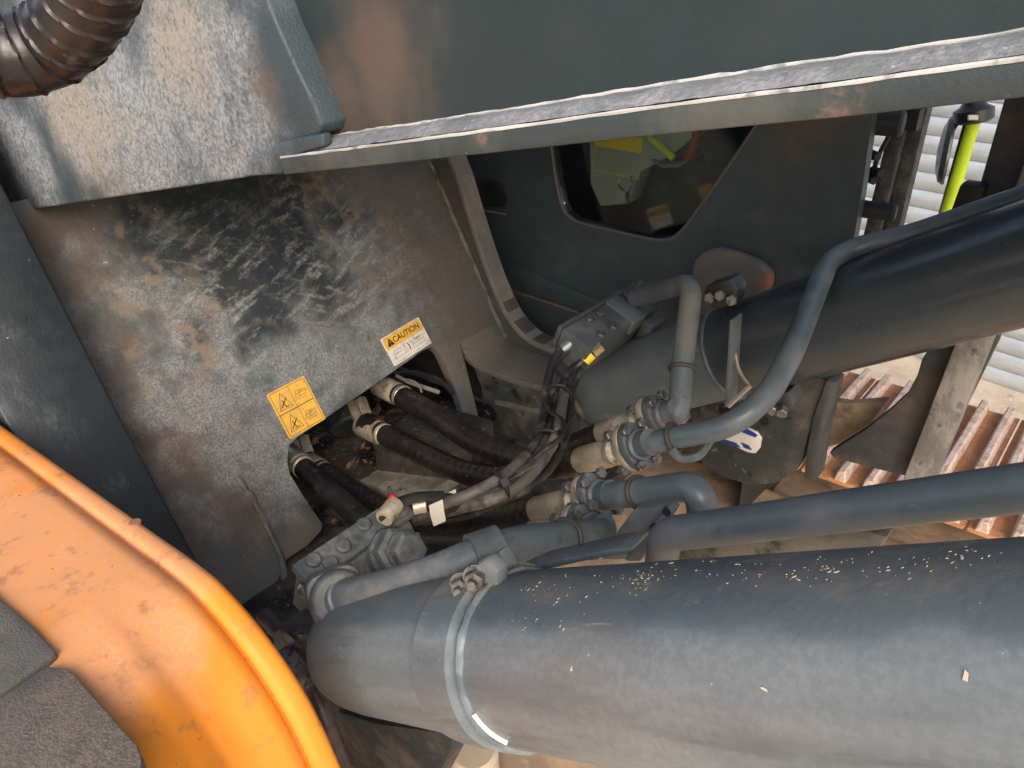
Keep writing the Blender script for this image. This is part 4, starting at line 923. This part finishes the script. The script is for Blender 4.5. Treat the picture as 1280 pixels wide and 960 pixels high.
# big spiral wrapped hose crossing the top left corner
wh = pathY([(-420, -260, .10), (-300, -80, .12), (-120, 35, .16), (-50, 62, .18), (15, 70, .205), (62, 56, .225), (97, 22, .235), (120, -20, .24), (133, -70, .24), (150, -200, .24), (160, -420, .24)])
hw_ = thing('wrapped_hose', 'fat brown-black spiral wrapped hose crossing the top left corner', 'hose', wh[2])
q = MB(); wr = .0245
def wrap2(L, a, r):
    t = (L / .0165 - a / (2 * math.pi)) % 1.0
    return r * (1.0 + .045 * t - (.03 if t > .93 else 0) + .05 * max(0, 1 - abs(t - .9) / .06))
q.tube(wh, wr, 40, .0016, wrap2); obj('hose', q, wrapm, hw_)

# ================================================================== ORANGE COVER
orange = mat('orange_paint', (.77, .25, .02), .58, layers=[
    dict(c=(.62, .33, .19), s=3.2, lo=.30, hi=.50, amt=.72, grit=220, gmin=.6, r=.85, bs=8, b=[(tuple(onZ(140, 700, H - .56)), .17, .5), (tuple(onZ(30, 640, H - .56)), .22, .5), (tuple(onZ(130, 800, H - .56)), .10, .5)]),
    dict(c=(.34, .165, .10), s=11, lo=.42, hi=.62, amt=.85, grit=160, b=[(tuple(onZ(80, 790, H - .56)), .08, .8), (tuple(onZ(150, 840, H - .56)), .07, .8), (tuple(onZ(90, 560, H - .56)), .10, .8), (tuple(onZ(20, 545, H - .56)), .12, .8)]),
    dict(c=(.26, .13, .08), s=30, lo=.56, hi=.68, amt=.55),
    dict(c=(.06, .03, .02), s=60, lo=.685, hi=.70, amt=.9, h=0)], bump=.12, bscale=200, coat=.0)
cov = thing('orange_cover', 'curved orange body cover with dusty top and raised lip, bottom left', 'body cover', (-.8, 0, H - .9))
prof = [(-2.2, -.66), (-1.7, -.624), (-1.245, -.591), (-1.05, -.576), (-.849, -.561), (-.74, -.552), (-.68, -.547), (-.63, -.5475), (-.573, -.566), (-.528, -.596), (-.495, -.635), (-.466, -.71), (-.45, -.80), (-.44, -.95), (-.44, -1.15)]
sp_ = smooth([Vector((x, 0, z)) for x, z in prof], .012)
ysec = [(.255, -.26), (.2555, -.02), (.253, -.008), (.249, -.0025), (.244, -.0008), (.236, -.0008), (.2300, -.0022), (.2262, -.0095), (.2240, -.0095), (.2205, -.0015), (.208, .0005), (.19, 0), (.165, 0), (.155, .0025), (.146, .0045), (.137, .0025), (.127, 0), (.1, 0), (.06, 0), (0, 0), (-.1, 0), (-.3, 0), (-.5, -.0), (-.5, -.3)]
vs = []; fs = []; nY = len(ysec)
def smst(t): t = max(0, min(1, t)); return t * t * (3 - 2 * t)
for i, p in enumerate(sp_):
    a = sp_[max(i - 1, 0)]; b_ = sp_[min(i + 1, len(sp_) - 1)]; t = (b_ - a).normalized(); nn = Vector((-t.z, 0, t.x))
    fwdw = smst((p.x + .72) / .14)
    for y, dz in ysec:
        sh = .13 * smst((.172 - y) / .11) * fwdw
        if 0 < dz: dz = dz * fwdw
        if dz < -.02: vs.append(Vector((p.x + sh - .0, y, H + p.z + dz)) if nn.z > .5 else Vector((p.x + nn.x * dz * .6 + sh, y, H + p.z + dz * nn.z)))
        else: vs.append(Vector((p.x + nn.x * dz + sh, y, H + p.z + nn.z * dz)))
for i in range(len(sp_) - 1):
    for k in range(nY - 1): fs.append([i * nY + k, i * nY + k + 1, (i + 1) * nY + k + 1, (i + 1) * nY + k])
q = MB(); q.add(vs, fs); obj('shell', q, orange, cov, ang=60)
stepm = mat('antislip_step', (.085, .082, .076), .85, layers=[dict(c=(.20, .15, .115), s=6, lo=.35, hi=.6, amt=.85, grit=240, gmin=.4), dict(c=(.12, .08, .07), s=5, lo=.56, hi=.64, amt=.8), dict(c=(.05, .055, .06), s=20, lo=.55, hi=.68, amt=.7)], bump=.8, bscale=420)
p0 = Vector((-.64, 0, H - .5465)); hn = Vector((-.0744, 0, 1)).normalized()
for pxs, lab in (([(-300, 478), (-40, 712), (0, 748), (40, 782), (69, 814), (60, 822), (0, 866), (-60, 906), (-300, 1070)], 'upper grey anti-slip step plate'), ([(-300, 1076), (-60, 912), (0, 872), (58, 832), (84, 835), (92, 842), (172, 932), (177, 945), (174, 1010), (150, 1120), (-120, 1280)], 'lower grey anti-slip step plate')):
    q = MB(); q.prism([onP(x, y, p0 + hn * .009, hn) for x, y in pxs], hn * -.014); obj('step_plate', q, stepm, cov, bevel=.002, label=lab)
q = MB(); q.lathe(onZ(168, 653, H - .5585), hn, [(-.002, .0075), (.0006, .0072), (.001, .005)], 20); obj('plug', q, flat('rusty_plug', (.25, .12, .06), .7), cov)
# dark hose stub and wiring beside the orange lip
dk = thing('drain_hose', 'dark reddish drain hose squeezed between orange lip and cylinder foot', 'hose', onY(370, 830, .36))
q = MB(); q.tube(pathY([(330, 770, .40), (352, 792, .39), (372, 818, .375), (392, 862, .36), (408, 905, .35), (430, 960, .36)]), .013, 14, .004, wob(.08, 60)); obj('hose', q, mat('reddish_hose', (.045, .03, .03), .4, layers=[dict(c=(.14, .09, .085), s=30, lo=.5, hi=.65, amt=.6)], bump=.3), dk)
q = MB(); q.tube(pathY([(340, 785, .44), (372, 800, .43), (392, 822, .42)]), .012, 12, .004); obj('hose_branch', q, mat('maroon_hose', (.05, .022, .025), .45, bump=.3), dk)

# ================================================================== STICKERS
def local(c, U, V, N_):
    return lambda u, v, h=0: c + U * u + V * v + N_ * h
black = flat('print_black', (.02, .018, .016), .6); yelm = mat('sticker_yellow', (.72, .40, .045), .5, layers=[dict(c=(.46, .29, .11), s=30, lo=.45, hi=.7, amt=.7), dict(c=(.28, .20, .14), s=100, lo=.56, hi=.68, amt=.6)], bump=.08); whm = mat('sticker_white', (.66, .62, .54), .5, layers=[dict(c=(.38, .30, .25), s=60, lo=.48, hi=.66, amt=.7), dict(c=(.2, .16, .13), s=120, lo=.58, hi=.66, amt=.6)], bump=.08); brownp = flat('print_brown', (.16, .10, .05), .6); greyp = flat('print_faded', (.33, .26, .2), .6)
def line(q, f, pts, w_, h=.0016, close=False):
    pts = [Vector((a, b_)) for a, b_ in pts]
    if close: pts = pts + [pts[0]]
    for a, b_ in zip(pts[:-1], pts[1:]):
        d = (b_ - a).normalized(); n_ = Vector((-d.y, d.x)) * w_ / 2; e = d * w_ * .5
        a2, b2 = a - e, b_ + e
        q.prism([f(*(a2 + n_), h), f(*(a2 - n_), h), f(*(b2 - n_), h), f(*(b2 + n_), h)], (f(0, 0, .0002) - f(0, 0, 0)))
def sheet(q, f, poly, h0, h1): q.prism([f(a, b_, h0) for a, b_ in poly], f(0, 0, h1) - f(0, 0, h0))
def rrect(x0, y0, x1, y1, r_, n=4):
    P_ = []
    for cx, cy, s in ((x1 - r_, y1 - r_, 0), (x0 + r_, y1 - r_, 90), (x0 + r_, y0 + r_, 180), (x1 - r_, y0 + r_, 270)):
        for k in range(n + 1): t = R(s + 90 * k / n); P_.append((cx + r_ * math.cos(t), cy + r_ * math.sin(t)))
    return P_
# yellow 2x2 pictogram label
tl, tr_, bl_, br = pl(332, 492), pl(380, 471), pl(363, 551), pl(406, 522)
c = (tl + tr_ + bl_ + br) / 4; wS = ((tr_ - tl).length + (br - bl_).length) / 2; hS = ((tl - bl_).length + (tr_ - br).length) / 2
U = ((tr_ - tl) + (br - bl_)).normalized(); V = PN.cross(U).normalized()
f = local(c, U, V, PN)
st = thing('warning_sticker', 'yellow warning sticker with four pictogram boxes and two triangles', 'sticker', c, 'stickers on the sloping plate')
q = MB(); sheet(q, f, rrect(-wS / 2, -hS / 2, wS / 2, hS / 2, .003), .0002, .0012); obj('sheet', q, yelm, st)
q = MB(); a, b_ = wS / 2 * .91, hS / 2 * .93
line(q, f, rrect(-a, -b_, a, b_, .002, 2), .0012, close=True)
line(q, f, [(-a, 0), (a, 0)], .0022); line(q, f, [(0.02 * wS, -b_), (.02 * wS, b_)], .0010)
for sy in (1, -1):
    cy = sy * b_ / 2; cx = -a / 2
    line(q, f, [(cx - a * .36, cy - b_ * .34), (cx + a * .38, cy - b_ * .34), (cx, cy + b_ * .36)], .0013, close=True)
obj('frame_lines', q, brownp, st)
q = MB()
for sy in (1, -1):
    cy = sy * b_ / 2 - b_ * .08; cx = -a / 2; s = .009
    line(q, f, [(cx - s, cy - s * .8), (cx + s * .2, cy + s * .2), (cx + s, cy + s * .9)], .0020); line(q, f, [(cx - s * .2, cy + s * .7), (cx + s * .1, cy - s), (cx + s * .9, cy - s * .9)], .0018)
obj('triangle_figures', q, black, st)
q = MB()
for sy in (1, -1):
    cy = sy * b_ / 2; cx = a / 2; s = .014
    line(q, f, [(cx - s, cy - s * .5), (cx + s * .8, cy - s * .4), (cx + s, cy + s * .3), (cx - s * .6, cy + s * .5)], .0009, close=True)
    line(q, f, [(cx - s * .7, cy), (cx + s * .7, cy + s * .15)], .0012); line(q, f, [(cx - s * .2, cy - s * .4), (cx, cy + s * .4), (cx + s * .4, cy + s * .1)], .0010)
    line(q, f, [(cx - s * .8, cy - s * .8), (cx + s * .9, cy - s * .75)], .0009)
obj('machine_figures', q, brownp, st)
# caution label
tl, tr_, bl_, br = pl(476, 424), pl(523, 396), pl(492, 459), pl(539, 429)
c = (tl + tr_ + bl_ + br) / 4; wS = ((tr_ - tl).length + (br - bl_).length) / 2; hS = ((tl - bl_).length + (tr_ - br).length) / 2
U = ((tr_ - tl) + (br - bl_)).normalized(); V = PN.cross(U).normalized(); f = local(c, U, V, PN)
st = thing('caution_sticker', 'white CAUTION sticker with yellow header at the plate edge', 'sticker', c, 'stickers on the sloping plate')
q = MB(); sheet(q, f, rrect(-wS / 2, -hS / 2, wS / 2, hS / 2, .003), .0002, .0012); obj('sheet', q, whm, st)
q = MB(); a, b_ = wS / 2 * .95, hS / 2 * .93; sheet(q, f, [(-a, b_ * .12), (a, b_ * .12), (a, b_), (-a, b_)], .0013, .0016); obj('header', q, yelm, st)
def text(s, f, u, v, size, m, par, name, h=.0018):
    cu = bpy.data.curves.new(name, 'FONT'); cu.body = s; cu.size = size; cu.align_x = 'CENTER'; cu.align_y = 'CENTER'; cu.offset = size * .018
    t = bpy.data.objects.new(name, cu); COL.objects.link(t)
    me = bpy.data.meshes.new_from_object(t); bpy.data.objects.remove(t); bpy.data.curves.remove(cu)
    q = MB(); q.add([f(u + vv.co.x, v + vv.co.y, h) for vv in me.vertices], [list(p.vertices) for p in me.polygons]); bpy.data.meshes.remove(me)
    o = obj(name, q, m, par, sm=False); return o
text('CAUTION', f, a * .16, b_ * .55, hS * .27, black, st, 'lettering')
q = MB(); cx, cy = -a * .72, b_ * .55; s = hS * .15
sheet(q, f, [(cx - s, cy - s * .8), (cx + s, cy - s * .8), (cx, cy + s)], .0016, .0019); obj('alert_triangle', q, black, st)
q = MB(); line(q, f, [(cx, cy + s * .35), (cx, cy - s * .15)], .0011, .0021); line(q, f, [(cx, cy - s * .48), (cx, cy - s * .52)], .0012, .0021); obj('alert_mark', q, yelm, st)
q = MB()
for cx, cy in ((-a * .5, -b_ * .35), (a * .5, -b_ * .35)):
    s = wS * .16; line(q, f, [(cx - s, cy - s * .5), (cx + s, cy - s * .5), (cx + s * .8, cy + s * .4), (cx - s * .7, cy + s * .35)], .0010, close=True); line(q, f, [(cx - s * .8, cy - s * .1), (cx + s * .8, cy)], .0010)
    line(q, f, [(cx - s, cy - s * .95), (cx + s, cy - s * .95)], .0009)
obj('diagram', q, greyp, st)
q = MB(); line(q, f, [(-.002, -b_ * .12), (.001, -b_ * .3), (0, -b_ * .62)], .0024); line(q, f, [(a * .38, -b_ * .15), (a * .66, -b_ * .12)], .0018); obj('arrow', q, black, st)
# chrome and blue badge on the far lug
f0 = lambda x, y, h=0: onY(x, y, 1.425 - h)
bd = thing('badge', 'chrome and blue rounded badge on the dark lug below the far cylinder', 'badge', onY(925, 550, 1.425))
q = MB(); q.prism([onY(x, y, 1.424) for x, y in [(893, 546), (930, 533), (946, 540), (952, 548), (950, 560), (944, 567), (935, 566)]], (0, .006, 0)); obj('plate', q, flat('badge_silver', (.62, .6, .57), .3, .3), bd, bevel=.002)
bm_ = flat('badge_blue', (.02, .03, .19), .35)
q = MB(); q.prism([onY(x, y, 1.4225) for x, y in [(918, 537), (931, 534), (947, 544), (944, 547)]], (0, .001, 0)); q.prism([onY(x, y, 1.4225) for x, y in [(896, 548), (905, 549), (920, 554), (926, 560), (915, 557)]], (0, .001, 0)); q.prism([onY(x, y, 1.4225) for x, y in [(926, 553), (936, 557), (940, 563), (930, 560)]], (0, .001, 0)); obj('blue_marks', q, bm_, bd)

# pale straw and paint flakes lying on the near cylinder's crown
rnd = random.Random(3)
q = MB(); spots = [(870, 853), (1119, 832), (1160, 846), (1206, 845), (955, 862), (1010, 812)]
clumps = [(rnd.uniform(650, 1290), rnd.uniform(6, 30), rnd.uniform(6, 30)) for _ in range(16)]
for k in range(230):
    if k % 5 == 0: x = rnd.uniform(640, 1290); dy = abs(rnd.gauss(8, 16)) + 4
    else: cx_, cy_, sp__ = clumps[int(len(clumps) * rnd.random() ** 1.6)]; x = cx_ + rnd.gauss(0, sp__); dy = max(3, cy_ + rnd.gauss(0, sp__ * .3))
    spots.append((x, 712 - (x - 640) * .055 + dy))
for k in range(26): spots.append((rnd.uniform(632, 745), rnd.uniform(748, 792)))
for x, y in spots:
    c = on_cyl(x, y, C1, R1 + .0006); n_ = (c - C1); n_ = (n_ - AX * n_.dot(AX)).normalized(); tt = n_.cross(AX)
    th = rnd.uniform(0, 6.28); e1 = AX * math.cos(th) + tt * math.sin(th); e2 = n_.cross(e1); l = min(.0020, .0005 * math.exp(rnd.gauss(.25, .55))) * (1.6 if y > 800 else 1); w_ = l * rnd.uniform(.2, .6)
    q.prism([c - e1 * l, c - e1 * l * rnd.uniform(-.3, .5) + e2 * w_, c + e1 * l * rnd.uniform(.4, 1) + e2 * w_ * rnd.uniform(-.3, .9), c + e1 * l * rnd.uniform(.2, 1) - e2 * w_ * rnd.uniform(.2, 1)], n_ * .0004)
dbr = obj('straw_flakes', q, mat('straw_flake', (.55, .46, .34), .8, layers=[dict(c=(.26, .19, .12), s=60, lo=.45, hi=.55, amt=.8)], bump=.1), sm=False, origin=C1); dbr['kind'] = 'stuff'; dbr['label'] = 'pale straw and paint flakes scattered on the near cylinder crown'; dbr['category'] = 'debris'

# leaves, grit and old wire lying in the hose well
q = MB()
for k in range(420):
    x, y = rnd.uniform(380, 620), rnd.uniform(470, 640); c = onZ(x, y, FLOOR + .003)
    if not (-1.5 < c.x < -.80 and .45 < c.y < 1.28): continue
    l = min(.028, .006 * math.exp(rnd.gauss(.1, .6))); th = rnd.uniform(0, 6.28); e1 = Vector((math.cos(th), math.sin(th), rnd.uniform(-.3, .5))) * l; e2 = Vector((-math.sin(th), math.cos(th), rnd.uniform(-.4, .4))) * l * rnd.uniform(.2, .7)
    q.prism([c - e1, c - e1 * .2 + e2, c + e1, c + e1 * .1 - e2], (0, 0, .0015))
dbr = obj('leaf_litter', q, mat('leaf_litter_brown', (.10, .055, .035), .8, layers=[dict(c=(.24, .12, .06), s=20, lo=.45, hi=.6), dict(c=(.05, .03, .025), s=30, lo=.5, hi=.6)], bump=.3), sm=False, origin=onZ(500, 560, FLOOR)); dbr['kind'] = 'stuff'; dbr['label'] = 'brown leaf litter and grit in the hose well'; dbr['category'] = 'debris'
